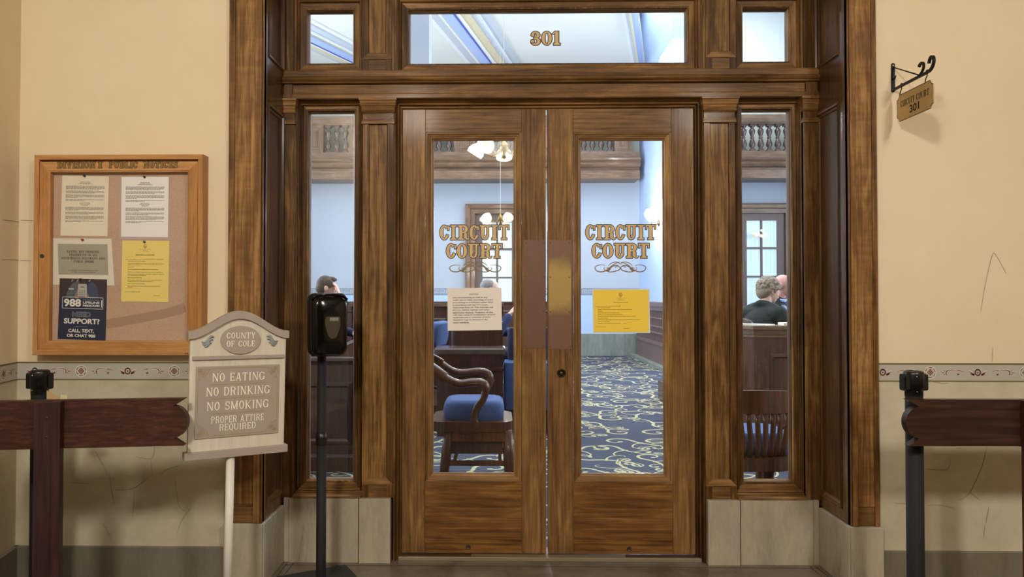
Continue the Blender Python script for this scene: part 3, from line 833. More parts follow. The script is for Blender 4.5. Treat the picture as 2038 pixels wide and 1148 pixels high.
# panelled reveals
def reveal(name, pl, u0, u1):
    b = MB(); zs = .288
    b.pbox(pl, u0, u1, zs, ZTOP, -.06, -.012, 0)                       # sunk field
    PAN = [(0, 0), (.004, .001), (.010, .007), (.018, .006), (.022, -.003), (.030, -.006), (.034, -.0115)]
    a0, a1 = u0+.034, u1-.060
    b.pbox(pl, u0, a0, zs, ZTOP, -.02, 0, 0); b.pbox(pl, a1, u1, zs, ZTOP, -.02, 0, 0)
    for v0, v1 in ((zs, .335), (2.235, 2.44), (2.98, ZTOP)): b.pbox(pl, a0, a1, v0, v1, -.02, 0, 1)
    for v0, v1 in ((.335, 2.235), (2.44, 2.98)): b.frame(pl, a0, a1, v0, v1, PAN)
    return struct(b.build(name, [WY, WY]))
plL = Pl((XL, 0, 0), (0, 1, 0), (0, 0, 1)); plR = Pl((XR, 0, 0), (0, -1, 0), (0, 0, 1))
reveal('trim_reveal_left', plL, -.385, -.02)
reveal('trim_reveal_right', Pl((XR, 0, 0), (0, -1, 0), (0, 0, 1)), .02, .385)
# casings on the hall face
def casing(name, x0, x1, s):
    """s=+1: the opening is on the right of the casing"""
    b = MB(); w = x1-x0; zs = .288
    L = lambda t: x0+w*t if s > 0 else x1-w*t
    bands = [(0, .17, .030, 0), (.17, .745, .026, 0), (.745, .93, .032, 0), (.93, 1.0, .024, 0)]
    for a, c, t, mi in bands:
        b.box(L(a), L(c), YW-.0, YW-t, zs if a < .1 or a > .7 else zs+.085, ZTOP+.05, mi)
    b.box(L(.17), L(.745), YW, YW-.024, zs, zs+.083, 1)
    b.box(L(.95), L(1.0), YW-.03, -.35, zs, ZTOP+.05, 0)
    return struct(b.build(name, [WC, WH], bevel=.0015))
casing('trim_casing_left', CL0, XL+.0015, 1)
casing('trim_casing_right', XR-.0015, CR1, -1)
# marble plinths
b = MB()
def slabs(pl, us, v0, v1, w0, ws):
    for (a, c), w in zip(us, ws): b.pbox(pl, a+.0008, c-.0008, v0, v1, w0, w)
slabs(FRONT, [(XL+.008, Xp(577, -.09)), (Xp(577, -.09), Xp(715, -.09)), (Xp(715.5, -.1), Xp(778, -.1))], 0, ZPL, -.03, (.088, .096, .104))
slabs(FRONT, [(Xp(1406.5, -.1), Xp(1470.5, -.1)), (Xp(1471, -.09), Xp(1615, -.09)), (Xp(1615.5, -.09), XR-.008)], 0, ZPL, -.03, (.104, .096, .088))
struct(b.build('trim_plinth_front', [STONE], bevel=.0018))
b = MB()
for pl, (u0, u1) in ((plL, (-.402, -.092)), (plR, (.092, .402))):
    b.pbox(pl, u0, u1, 0, .284, -.03, .012)
for x0, x1 in ((CL0-.010, XL+.006), (XR-.006, CR1+.010)):
    b.box(x0, x1, YW, YW-.042, 0, .286)
struct(b.build('trim_plinth_reveal', [STONE], bevel=.003))
# floor joint strips in the recess and the threshold
b = MB()
b.box(DX0-.01, DX1+.01, -.062, .10, .0, ZT-.003, 0)
struct(b.build('trim_threshold', [plain('worn_threshold_metal', '8c7d68', 0.25, 0.2, 0.12, 6)], bevel=.002))
b = MB()
b.box(DX0-.02, Xp(938, -.04), -.050, -.018, ZT-.004, ZT-.001, 0); b.box(Xp(1244, -.04), DX1+.02, -.050, -.018, ZT-.004, ZT-.001, 0)
struct(b.build('trim_threshold_patch', [plain('worn_brown_sill', '4a3020', 0.5)]))
b = MB()
for s, x in ((1, XL+.012), (-1, XR-.012)):
    for k in (0, 1):
        b.box(x+s*(.02+.03*k), x+s*(.024+.03*k), -.40, -.11, 0, .0012)
b.box(XL+.03, XR-.03, -.134, -.130, 0, .0012)
struct(b.build('trim_floor_joint', [plain('floor_joint', '4a4238', 0.7)]))

# ================================================================== the doors
ZD0 = ZT+.004
XM0, XM1 = Xp(1086.5, -.022), Xp(1090, -.022)
DM = [(0, .0225), (.003, .0265), (.010, .0265), (.013, .021), (.019, .0195), (.026, .0145), (.030, .0145), (.033, .008), (.040, .003)]
BRASS = None
def door_metal(name, c0, c1, c2, cx, cz):
    t = NT(name)
    n = t.noise((1, 1, 1), 9, 5, 0.6)
    tc = t.t.nodes.new('ShaderNodeTexCoord'); sx = t.t.nodes.new('ShaderNodeSeparateXYZ'); t.l(tc.outputs['Object'], sx.inputs[0])
    zc = t.math('MULTIPLY', t.math('SUBTRACT', sx.outputs[2], cz), 5.6)
    xo = t.math('MULTIPLY', t.math('SUBTRACT', sx.outputs[0], cx), 5.0)
    d = t.math('ADD', t.math('ADD', t.math('MULTIPLY', zc, zc), t.math('MULTIPLY', xo, xo)), t.math('MULTIPLY', t.math('SUBTRACT', n, .5), 1.1))
    t.base(t.ramp(d, [(.18, c0), (.55, c1), (.85, c2)]))
    t.b.inputs['Metallic'].default_value = .2; t.b.inputs['Roughness'].default_value = .42
    return t.m
PLATE_R = door_metal('hand_worn_brass', 'ab8e50', '8f7545', '7a5745', Xp(1110, -.022)-(XM1+DX1-.002)/2, Zp(570, -.022)-ZD0)
PLATE_L = plain('oxidised_copper_plate', '70503f', 0.42, 0.2, 0.10, 14)
def door(name, x0, x1, gx0, gx1, gz0, gz1, plate, keyhole, hole):
    r = sroot(name, ((x0+x1)/2, 0, ZD0)); a = DM[-1][0]
    ix0, ix1 = gx0-a, gx1+a; yz = .0225
    zr = gz0-a; zt = gz1+a
    b = MB(); b.box(x0, ix0-.0006, -yz, yz, ZD0, DZ1-.004, 0); struct(b.build('stile', [WD], r, bevel=.0015))
    b = MB(); b.box(ix1+.0006, x1, -yz, yz, ZD0, DZ1-.004, 0); struct(b.build('stile', [WD], r, bevel=.0015))
    b = MB(); b.box(ix0, ix1, -yz+.0006, yz, zt, DZ1-.004, 0); struct(b.build('top_rail', [WDH], r, bevel=.001))
    b = MB(); b.box(ix0, ix1, -yz+.0006, yz, ZD0, zr, 0); struct(b.build('bottom_rail', [WH2], r, bevel=.001))
    b = MB(); b.frame(FRONT, ix0, ix1, zr, zt, DM); b.frame(FRONT, gx0-.02, gx1+.02, gz0-.02, gz1+.02, [(0, -yz), (.02, -.010), (.02, .003)])
    struct(b.build('glazing_moulding', [WD, WDH], r))
    b = MB(); b.box(gx0-.004, gx1+.004, -.002, .002, gz0-.004, gz1+.004); pane = struct(b.build('glass_pane', [GLASS], r))
    (p0, p1, q0, q1), pm = plate
    b = MB(); b.slab(Pl(((p0+p1)/2, -yz, (q0+q1)/2), (1, 0, 0), (0, 0, 1)), rrect(p1-p0, q1-q0, .002, 2), 0, .0022, 0)
    pk = struct(b.build('push_plate', [pm], r))
    for i in range(4):
        for u in (p0+.010, p1-.010):
            b = MB(); z = q1-.012-(q1-q0-.024)*i/3
            b.lathe((u, -yz-.0020, z), [(.0030, 0), (.0030, .0010), (.0016, .0014), (0.0001, .0014)], 10, 0, (0, -1, 0))
            struct(b.build('screw', [plain('plate_screw_metal', '5c4a38', 0.4, 0.8)], pk))
    if keyhole:
        kx, kz = keyhole; b = MB()
        b.lathe((kx, -yz, kz), [(.0215, 0), (.0215, .004), (.0185, .0065), (.0150, .0060), (.0145, .003), (.0001, .003)], 28, 0, (0, -1, 0))
        k = struct(b.build('lock_cylinder', [plain('dark_bronze', '3a2e22', 0.35, 0.8)], r))
        b = MB(); b.lathe((kx, -yz-.003, kz), [(.0095, 0), (.0095, .0028), (.0001, .0030)], 20, 0, (0, -1, 0)); b.box(kx-.0012, kx+.0012, -yz-.0066, -yz-.005, kz-.005, kz+.005)
        struct(b.build('lock_core', [plain('worn_bronze', '6b5a43', 0.35, 0.8)], k))
    hx, hz = hole; b = MB()
    b.lathe((hx, -yz+.0004, hz), [(.0130, 0), (.0130, .0012), (.0105, .0016), (.0095, .0004), (.0001, .0004)], 22, 0, (0, -1, 0))
    struct(b.build('bolt_plug', [plain('dark_wood_plug', '3d2816', 0.5)], r))
    return r, pane
WH2 = wood('door_wood_low_rail', 'X', '3f2710', '754f26', 'a3743a', rough=.5, coat=.04, curly=.05, fine=.9)
d1, pane1 = door('door_1', DX0+.002, XM0, Xp(863, 0), Xp(1022, 0), Zp(940.5, 0, 940), Zp(280, 0, 940),
    ((Xp(1043, -.022), Xp(1085.5, -.022), Zp(692.5, -.022), Zp(478, -.022)), PLATE_L), None, (Xp(932, -.022), Zp(1089, -.022)))
d2, pane2 = door('door_2', XM1, DX1-.002, Xp(1156, 0), Xp(1319.5, 0), Zp(942, 0, 1240), Zp(280, 0, 1240),
    ((Xp(1091.5, -.022), Xp(1137, -.022), Zp(694.5, -.022), Zp(478, -.022)), PLATE_R), (Xp(1117, -.022), Zp(742, -.022)), (Xp(1250.5, -.022), Zp(1091, -.022)))
# gilt lettering on the door glass
def gilt(pane, x0, x1, c0, c1, s0, s1):
    b = MB()
    W_ = {'C': .66, 'I': .50, 'R': .76, 'U': .74, 'T': .72, 'O': .70}
    for m, w, mi in ((.055, .0004, 1), (0, .0009, 0)):
        lettering(b, pp, 'CIRCUIT', Xp(x0, 0, 462), Xp(x1, 0, 462), Zp(477, 0), Zp(448, 0), w, mi, T=.215, t=.10, ser=.10, sh=.10, gap=.085, m=m, widths=W_)
        lettering(b, pp, 'COURT', Xp(c0, 0, 498), Xp(c1, 0, 498), Zp(513.5, 0), Zp(485, 0), w, mi, T=.215, t=.10, ser=.10, sh=.10, gap=.085, m=m, widths=W_)
    struct(b.build('gilt_lettering', [GOLD, GOLDEDGE], pane))['label'] = 'gold leaf words CIRCUIT COURT with dark outline'
    b = MB(); cx = (Xp(s0, 0, 532)+Xp(s1, 0, 532))/2; hw = (Xp(s1, 0, 532)-Xp(s0, 0, 532))/2; zc = Zp(533, 0); hh = (Zp(521.5, 0)-Zp(544.5, 0))/2
    strokes = [
        ([(-.58, .42), (-.74, .50), (-.90, .40), (-1.0, 0), (-.92, -.55), (-.74, -.70), (-.58, -.50), (-.46, -.12), (-.30, .45), (-.12, .85), (-.02, .75), (-.04, .55)], .0042),
        ([(-.60, .16), (-.65, -.15), (-.55, -.50), (-.40, -.72), (-.22, -.62), (-.05, -.35), (-.02, .05), (-.10, .28), (-.20, .15), (-.16, -.02)], .0042),
        ([(-.56, -.15), (-.50, .02), (-.44, -.15), (-.48, -.42), (-.58, -.55)], .0032),
        ([(-.06, .42), (-.22, .38), (-.36, .10), (-.44, -.42), (-.55, -.62)], .0048),
        ([(-.02, .95), (-.22, 1.0), (-.38, .72), (-.48, .30)], .0030)]
    for pts, wd in strokes:
        sp = spline(pts, 8); n = len(sp)
        for s in (1, -1):
            q = [(cx-s*a*hw*-1 if False else cx+s*a*hw, zc+d*hh) for a, d in sp]
            b.ribbon(pp, q, [(wd+.0014)*(0.45+.55*math.sin(PI*(i+1)/(n+1))) for i in range(n)], .0004, 1)
            b.ribbon(pp, q, [wd*.62*(0.35+.65*math.sin(PI*(i+1)/(n+1))) for i in range(n)], .0009, 0)
    struct(b.build('gilt_scrollwork', [plain('tarnished_gold', '9c835a', 0.5), plain('scroll_outline', '6d604a', 0.5)], pane))
gilt(pane1, 875.5, 1013, 888.5, 999.5, 895, 997)
gilt(pane2, 1165.5, 1304.5, 1178, 1291.5, 1184, 1285)
# ================================================================== notices taped to the door glass
def sheet(name, label, cat, quad, Y, matl, group=None, thick=.0006, w_extra=0.0):
    """a sheet of paper through four photo corners (tl, tr, br, bl) on plane Y"""
    q = [P(a, b, Y) for a, b in quad]
    o = q[3]; pl = Pl(o, q[2]-q[3], Vector((0, 0, 1)))
    u = (q[1]-q[0]).normalized()
    r = thing(name, label, cat, tuple((q[2]+q[3])/2), 0, group)
    b = MB(); n = Vector((0, -1, 0))
    b.add([q[3]+n*thick, q[2]+n*thick, q[1]+n*thick, q[0]+n*thick, q[3], q[2], q[1], q[0]], [(0, 1, 2, 3), (7, 6, 5, 4), (0, 4, 5, 1), (1, 5, 6, 2), (2, 6, 7, 3), (3, 7, 4, 0)])
    b.build('sheet', [matl], r)
    wd_ = ((q[1]-q[0]).length+(q[2]-q[3]).length)/2; ht = ((q[0]-q[3]).length+(q[1]-q[2]).length)/2
    v = ((q[0]+q[1])-(q[2]+q[3])).normalized()
    p2 = Pl(q[3]+n*(thick+.0002), ((q[1]-q[0])+(q[2]-q[3])), v)
    p2.v = v; p2.n = Vector((0, -1, 0))
    return r, p2, wd_, ht
PINKP = plain('pinkish_white_paper', 'ece2da', 0.6, 0, 0.02)
r, pl, w_, h_ = sheet('paper_notice', 'white landscape paper headed NOTICE taped inside the left door glass', 'notice',
    ((890.5, 573.5), (998, 572.5), (999, 656.5), (891, 658)), -.0035, PINKP)
b = MB(); sans(b, pl, 'NOTICE', w_*.41, w_*.57, h_*.84, h_*.87, 0, 0, .02)
txt = ['Live broadcasting as well as any', 'audio and or video recording of court', 'proceedings is prohibited unless done', 'in accordance with Supreme Court', 'Operating Rule 16. This includes cell', 'phones, tablets, laptops and other', 'electronic devices. Violation of this', 'rule may result in confiscation of such', 'equipment and or contempt of court.', 'Questions may be directed to the', 'court marshals.']
for i, s in enumerate(txt):
    mx = max(len(x) for x in txt); y = h_*(.755-.0585*i)
    sans(b, pl, s, w_*.10, w_*(.10+.78*len(s)/mx), y, y+h_*.040, 0, 0, .025)
b.build('print', [plain('soft_black_print', '57504e', 0.8)], r)
r, pl, w_, h_ = sheet('laminated_notice', 'golden yellow laminated notice taped inside the right door glass', 'notice',
    ((1181, 577), (1290.5, 577), (1291.5, 660.5), (1182.5, 660.5)), -.0035, PAPERO)
def crest(b, pl, u, v, s, w=0):
    b.ribbon(pl, spline([(u-s*.35, v+s*.5), (u-s*.45, v), (u-.2*s, v-s*.45), (u, v-s*.55), (u+s*.2, v-s*.45), (u+s*.45, v), (u+s*.35, v+s*.5)], 4), s*.18, w)
    b.ribbon(pl, [(u-s*.4, v+s*.6), (u, v+s*.75), (u+s*.4, v+s*.6)], s*.22, w); b.ribbon(pl, spline([(u-s*.15, v+s*.25), (u+s*.12, v+.05*s), (u-s*.12, v-s*.15), (u+s*.1, v-s*.3)], 4), s*.16, w)
b = MB(); crest(b, pl, w_*.49, h_*.875, h_*.07); b.build('crest', [plain('brown_print', '7d5f16', 0.8)], r); b = MB()
rows = []; foot = [(.03, .22, .12, .009), (.53, .65, .083, .009)]; rows = [(.40, .58, .805, .006), (.45, .53, .775, .006), (.42, .56, .75, .006), (.36, .62, .695, .012), (.03, .49, .61, .012), (.07, .30, .57, .011), (.07, .70, .53, .011), (.07, .16, .49, .011), (.07, .46, .45, .011), (.07, .52, .41, .011), (.07, .76, .37, .012), (.07, .25, .325, .011), (.07, .84, .285, .012), (.07, .29, .243, .011), (.07, .49, .20, .011), (.53, .60, .20, .008)]
grey_lines(b, pl, [(w_*a, w_*c, h_*v, h_*hh) for a, c, v, hh in rows], 0, 0, 4)
b.build('print', [plain('brown_print', '7d5f16', 0.8)], r)
for k_, q_ in enumerate(foot):
    b = MB(); grey_lines(b, pl, [(w_*q_[0], w_*q_[1], h_*q_[2], h_*q_[3])], 0, 0, 40+k_); b.build('footer_print', [plain('brown_print', '7d5f16', 0.8)], r)
b = MB(); q = [P(a, c, -.0028) for a, c in ((1178.5, 575), (1292.5, 574.5), (1294, 662.5), (1180, 662.5))]
b.add([q[3], q[2], q[1], q[0]], [(0, 1, 2, 3)])
b.build('laminate_edge', [plain('clear_laminate', 'd9e2e6', 0.2)], r)['label'] = 'clear laminate border'

# ================================================================== the notice board
YBF = YW-.066; YBK = YW-.0
bx0, bx1 = Xp(66, YBF, 500), Xp(402.5, YBF, 500); bz0, bz1 = Zp(707, YBF, 230), Zp(307.5, YBF, 230)
board = thing('notice_board', 'glazed oak notice board with carved heading hanging on the cream wall', 'notice board', ((bx0+bx1)/2, YW, bz0))
fw = .0225
b = MB()
b.frame(FRONT, bx0, bx1, bz0, bz1, [(0, -YW), (0, -YBF-.002), (.002, -YBF), (fw-.002, -YBF), (fw, -YBF-.002), (fw, -YW+.01)])
b.box(bx0+.01, bx1-.01, YW-.006, YW-.001, bz0+.01, bz1-.01, 1)
b.build('case', [PAL, PALH], board)
dx0, dx1, dz0, dz1 = bx0+fw+.0015, bx1-fw-.0015, bz0+fw-.0045, bz1-fw-.009
YD = YBF+.003
fl = .047
b = MB()
# door rails, mitred at the corners
b.frame(FRONT, dx0, dx1, dz0, dz1, [(0, -YD-.020), (0, -YD-.0015), (.0015, -YD), (fl-.007, -YD), (fl-.004, -YD-.003), (fl, -YD-.0045), (fl, -YD-.030)])
bd = b.build('door_frame', [PAL, PALH], board)
b = MB(); b.box(dx0+fl-.003, dx1-fl+.003, YD+.013, YD+.016, dz0+fl-.003, dz1-fl+.003); b.build('glass_pane', [glass('board_glass', (.97, .97, .97), 0, .8)], bd)
cork = NT('cork_sheet'); n1 = cork.noise((1, 1, 1), 260, 4, .8); n2 = cork.noise((1, 1, 1), 5, 3, .5)
cork.base(cork.ramp(cork.math('ADD', cork.math('MULTIPLY', n1, .8), cork.math('MULTIPLY', n2, .2)), [(.32, 'b08c74'), (.5, 'c6a48c'), (.68, 'd8b9a3')])); cork.b.inputs['Roughness'].default_value = .9
YC = YW-.030
b = MB(); b.box(bx0+fw, bx1-fw, YC, YC+.006, bz0+fw, bz1-fw)
b.build('cork_panel', [cork.m], board)
# a darker band drawn across the cork
b = MB(); pc = Pl((0, YC-.0004, 0), (1, 0, 0), (0, 0, 1))
st = spline([(Xp(212, YC), Zp(645, YC, 212)), (Xp(280, YC), Zp(633, YC, 280)), (Xp(335, YC), Zp(622, YC, 335)), (Xp(369, YC), Zp(612, YC, 369))], 5)
b.ribbon(pc, st, .042, 0); b.build('cork_band', [plain('cork_band_tone', 'b08d75', 0.9, 0, .08, 200)], board)['label'] = 'darker band across the cork'
b = MB(); ph = Pl((0, YD-.0006, 0), (1, 0, 0), (0, 0, 1))
hz0, hz1 = Zp(334.5, YD, 230), Zp(322, YD, 230)
for m, w, mi in ((.05, 0, 1), (-.02, .0005, 0)):
    for s, a, c in (('DIVISION', 114.5, 190), ('I', 196, 203), ('PUBLIC', 217, 274), ('NOTICES', 286, 354)):
        lettering(b, ph, s, Xp(a, YD, 328), Xp(c, YD, 328), hz0, hz1, w, mi, T=.23, t=.13, ser=.07, sh=.13, gap=.10, m=m)
b.build('carved_heading', [plain('carved_letter_fill', '8f6f3c', .6), plain('carved_letter_edge', '4c3a1c', .7)], board)['label'] = 'carved words DIVISION I PUBLIC NOTICES'
b = MB(); lx, lz = Xp(84, YD, 509), Zp(509.5, YD, 84)
b.lathe((lx, YD, lz), [(.0095, 0), (.0095, .003), (.008, .0042), (.0062, .0036), (.0001, .0036)], 20, 0, (0, -1, 0)); b.box(lx-.001, lx+.001, YD-.0046, YD-.0036, lz-.004, lz+.004)
b.build('cam_lock', [plain('aged_brass_lock', '5f5338', .35, .8)], board)
for px in (369, 373):
    b = MB(); b.lathe((Xp(px, YBF, 703), YBF, Zp(703.5, YBF, px)), [(.003, 0), (.0024, .001), (.0001, .001)], 8, 0, (0, -1, 0))
    b.build('screw', [plain('dark_hole', '2a1c10', .7)], board)
# papers inside
CREAM = plain('warm_white_paper', 'eee5ce', .75, 0, .02)
yp = YC-.0015
def dense(b, pl, w_, h_, seed):
    rows = [(.40, .60, .895, .012), (.38, .62, .878, .010), (.34, .66, .862, .010)]
    y = .825
    for n, last in ((4, .9), (3, .75), (4, .3), (2, .5)):
        for i in range(n):
            rows.append((.09, .09+(.82 if i < n-1 else .82*last), y, .0105)); y -= .0155
        y -= .018
    for a in (.40, .38, .41, .43): rows.append((a, 1-a, y, .008)); y -= .015
    y -= .02
    for n, last in ((4, .35), (3, .6), (4, .8), (2, .4)):
        for i in range(n):
            rows.append((.09, .09+(.82 if i < n-1 else .82*last), y, .0105)); y -= .0155
        y -= .018
    grey_lines(b, pl, [(w_*a, w_*c, h_*v, h_*hh) for a, c, v, hh in rows], 0, 0, seed)
r, pl, w_, h_ = sheet('printed_sheet', 'cream printed page pinned at the upper left of the cork board', 'notice', ((124, 349), (217, 351), (214, 470), (120.5, 469)), yp, CREAM)
b = MB(); dense(b, pl, w_, h_, 7); b.build('print', [INKG], r)
r, pl, w_, h_ = sheet('printed_sheet', 'white printed page in a clear sleeve pinned at the upper right of the cork board', 'notice', ((242, 352), (336, 352), (334, 472), (241, 471)), yp, plain('bright_white_paper', 'f6f3f0', .6, 0, .02))
b = MB(); dense(b, pl, w_, h_, 8); b.build('print', [INKG], r)
b = MB(); q = [P(a, c, yp+.0003) for a, c in ((239, 351), (337, 351), (336.5, 477), (237.5, 476.5))]; b.add([q[3], q[2], q[1], q[0]], [(0, 1, 2, 3)])
b.build('plastic_sleeve', [plain('clear_sleeve', 'c2b0b4', .15)], r)['label'] = 'clear plastic sleeve edge'
r, pl, w_, h_ = sheet('printed_sheet', 'white page with grey block forbidding eating and drinking pinned over the blue poster', 'notice', ((106, 474), (222, 475), (228, 568), (105.5, 566.5)), yp, PAPER)
b = MB(); b.rect(pl, w_*.10, w_*.93, h_*.22, h_*.88, 0.0001); b.build('grey_block', [plain('grey_print_block', 'a9a593', .7, 0, .02)], r)['label'] = 'grey printed block'
b = MB()
for s, y, a, c in (('EATING AND DRINKING', .69, .25, .79), ('PROHIBITED IN ALL', .62, .29, .76), ('COURTHOUSE HALLWAYS AND', .55, .16, .88), ('PUBLIC ROOMS', .48, .36, .70)):
    lettering(b, pl, s, w_*a, w_*c, h_*y, h_*(y+.048), .0003, 0, T=.2, t=.09, ser=.08, sh=.07, gap=.09)
for s, y, a, c in (('BY ORDER OF THE PRESIDING JUDGE', .30, .27, .76), ('OF THE 19TH JUDICIAL CIRCUIT', .262, .31, .72)):
    sans(b, pl, s, w_*a, w_*c, h_*y, h_*(y+.022), .0003, 0, .03)
b.build('print', [INK], r)
# the blue helpline poster
NAVY = plain('navy_poster_ink', '1e2a47', .45, 0, .03)
r, pl, w_, h_ = sheet('poster', 'navy blue helpline poster with white 988 pinned at the lower left of the cork board', 'poster', ((119, 553.5), (213, 556), (210, 677), (115, 674)), yp-.0012, NAVY)
b = MB()
b.rect(pl, w_*.005, w_*.995, h_*.685, h_*.998, .0001, 0)                          # photo: dark boards
b.rect(pl, 0, w_, h_*.845, h_*.85, .00015, 6)
def blob(pts, w, mi): b.poly(pl, [(w_*a, h_*c) for a, c in spline(pts, 5, True)][::-1], w, mi)
blob([(.16, .69), (.20, .82), (.30, .93), (.42, .95), (.40, .80), (.33, .69)], .0002, 1)
blob([(.62, .69), (.60, .85), (.66, .95), (.78, .90), (.82, .78), (.82, .69)], .0002, 2)
blob([(.33, .69), (.38, .80), (.42, .86), (.42, .69)], .00025, 3); blob([(.56, .69), (.57, .80), (.62, .73), (.64, .69)], .00025, 3)
b.rect(pl, w_*.20, w_*.31, h_*.815, h_*.84, .00025, 4); 
b.poly(pl, [(w_*.40+x*w_, h_*.80+y*h_) for x, y in ((0, -.115), (.185, -.115), (.185, .10), (.17, .115), (.015, .115), (0, .10))], .0003, 4)
for i in range(3):
    for j in range(4): b.rect(pl, w_*(.43+.045*i), w_*(.455+.045*i), h_*(.70+.03*j), h_*(.715+.03*j), .0004, 5)
b.rect(pl, w_*.45, w_*.535, h_*.855, h_*.872, .0004, 5)
for a in (.26, .37, .62): b.ribbon(pl, [(w_*a, h_*.955), (w_*(a+.03), h_*.985)], .004, .0003, 4)
ph_ = b.build('poster_photograph', [plain('photo_dark_boards', '382e35', .5), plain('photo_grey_denim', '57626c', .5, 0, .15, 90), plain('photo_blue_denim', '3d4a68', .5, 0, .15, 90), plain('photo_hand', '96777a', .5), plain('photo_pale_phone', 'b9b2ac', .5), plain('photo_keys', '6f6a6a', .5), plain('photo_gap', '241d22', .5)], r)
ph_['label'] = 'photo of hands holding a pale phone between denim knees'
b = MB()
for a, c, d, e in ((.075, .935, .505, .512), (.075, .935, .690, .697)): b.rect(pl, w_*a, w_*c, h_*d, h_*e, .0003, 0)
for a in (.075, .927): b.rect(pl, w_*a, w_*(a+.009), h_*.505, h_*.697, .0003, 0)
b.rect(pl, w_*.895, w_*.915, h_*.535, h_*.655, .0003, 0)
sans(b, pl, '988', w_*.11, w_*.47, h_*.535, h_*.665, .0004, 0, .035)
sans(b, pl, 'SUICIDE & CRISIS', w_*.51, w_*.86, h_*.642, h_*.662, .0004, 1, .01)
sans(b, pl, 'LIFELINE', w_*.51, w_*.86, h_*.592, h_*.628, .0004, 0, .03); sans(b, pl, 'MISSOURI', w_*.51, w_*.86, h_*.540, h_*.577, .0004, 0, .03)
sans(b, pl, 'NEED', w_*.29, w_*.68, h_*.372, h_*.455, .0004, 1, .05); sans(b, pl, 'NEED', w_*.30, w_*.67, h_*.380, h_*.447, .0006, 2, -.002)
sans(b, pl, 'SUPPORT?', w_*.12, w_*.87, h_*.255, h_*.345, .0004, 0, .035)
b.rect(pl, w_*.36, w_*.61, h_*.208, h_*.215, .0004, 3)
sans(b, pl, 'CALL, TEXT,', w_*.22, w_*.76, h_*.105, h_*.172, .0004, 0, .035); sans(b, pl, 'OR CHAT 988', w_*.19, w_*.79, h_*.035, h_*.088, .0004, 0, .035)
b.build('print', [plain('poster_white', 'e9e6df', .5), plain('poster_grey', '8f98a6', .5), NAVY, plain('poster_teal', '5c8f9c', .5)], r)
r, pl, w_, h_ = sheet('flyer', 'yellow printed page pinned at the lower right of the cork board', 'notice', ((243.5, 478.5), (337, 479), (335, 601), (241, 600)), yp, PAPERY)
b = MB(); crest(b, pl, w_*.49, h_*.90, h_*.045); b.build('crest', [plain('olive_print', '8a7836', .8)], r); b = MB()
rows = [(.38, .61, .853, .005), (.44, .53, .835, .005), (.42, .58, .815, .005), (.29, .69, .758, .014), (.08, .88, .69, .009), (.13, .51, .655, .009), (.13, .90, .615, .009), (.13, .40, .597, .008), (.13, .27, .56, .009), (.13, .78, .52, .009), (.13, .87, .48, .009), (.13, .90, .445, .009), (.13, .53, .427, .009), (.13, .43, .385, .012), (.13, .87, .347, .009), (.13, .68, .33, .009), (.13, .50, .29, .010), (.13, .83, .25, .009), (.13, .25, .232, .009)]
foot = [(.08, .40, .155, .009), (.68, .82, .098, .006)]
grey_lines(b, pl, [(w_*a, w_*c, h_*v, h_*hh) for a, c, v, hh in rows], 0, 0, 5)
b.build('print', [plain('olive_print', '8a7836', .8)], r)
for k_, q_ in enumerate(foot):
    b = MB(); grey_lines(b, pl, [(w_*q_[0], w_*q_[1], h_*q_[2], h_*q_[3])], 0, 0, 50+k_); b.build('footer_print', [plain('olive_print', '8a7836', .8)], r)
def pin(px, py, col, label):
    p = P(px, py, yp-.001)
    r = thing('push_pin', label, 'push pin', tuple(p))
    m = plain('pin_'+col, {'black': '16161d', 'red': '9c2a2c', 'teal': '2f5f60', 'navy': '1a1c3a'}[col], .3)
    b = MB(); b.lathe(p, [(.0052, 0), (.0052, .0012), (.0030, .0022), (.0026, .0065), (.0046, .0085), (.0046, .0098), (.0001, .0102)], 14, 0, Vector((.08, -1, .1)))
    b.build('head', [m], r)
    b = MB(); b.lathe(p, [(.0006, .0), (.0003, -.002)], 6, 0, Vector((.08, -1, .1))); b.build('point', [CHROME], r)
pin(169, 350.5, 'navy', 'dark pin at the top of the upper left cream page')
pin(288, 352.5, 'black', 'dark pin at the top of the upper right white page')
pin(165, 477.5, 'red', 'red pin at the top of the grey block page')
pin(161, 556, 'black', 'black pin at the top of the navy poster')
pin(288, 481.5, 'teal', 'teal pin at the top of the yellow page')

# ================================================================== the hanging room sign
bxx = Xp(1776.5, YW, 155)
br = thing('sign_bracket', 'black wrought iron scroll bracket screwed to the wall right of the doorway', 'bracket', (bxx, YW, Zp(183, YW, 1776)))
z0, z1 = Zp(184, YW, 1776), Zp(126.5, YW, 1776); za = z0+.010; ye = YW-.300
b = MB(); b.slab(Pl((bxx, YW, 0), (1, 0, 0), (0, 0, 1)), [(a, c+(z0+z1)/2) for a, c in rrect(.016, z1-z0, .006, 4)], 0, .006); b.build('wall_plate', [IRON], br)
b = MB(); b.box(bxx-.0035, bxx+.0035, ye+.02, YW-.004, za-.006, za+.006); b.build('arm', [IRON], br)
pS = Pl((bxx, 0, 0), (0, -1, 0), (0, 0, 1))     # u towards the viewer
def flat(pts, wd, nm):
    b = MB(); sp = spline(pts, 6); n = len(sp)
    L = []; R = []
    for i, (a, c) in enumerate(sp):
        p, q = sp[max(i-1, 0)], sp[min(i+1, n-1)]; d = math.hypot(q[0]-p[0], q[1]-p[1]) or 1
        nx, ny = -(q[1]-p[1])/d, (q[0]-p[0])/d; w = wd[0]+(wd[1]-wd[0])*i/(n-1)
        L.append((a+nx*w/2, c+ny*w/2)); R.append((a-nx*w/2, c-ny*w/2))
    for i in range(n-1): b.slab(pS, [R[i], R[i+1], L[i+1], L[i]], -.0045, .0045)
    b.build(nm, [IRON], br)
uw = -YW
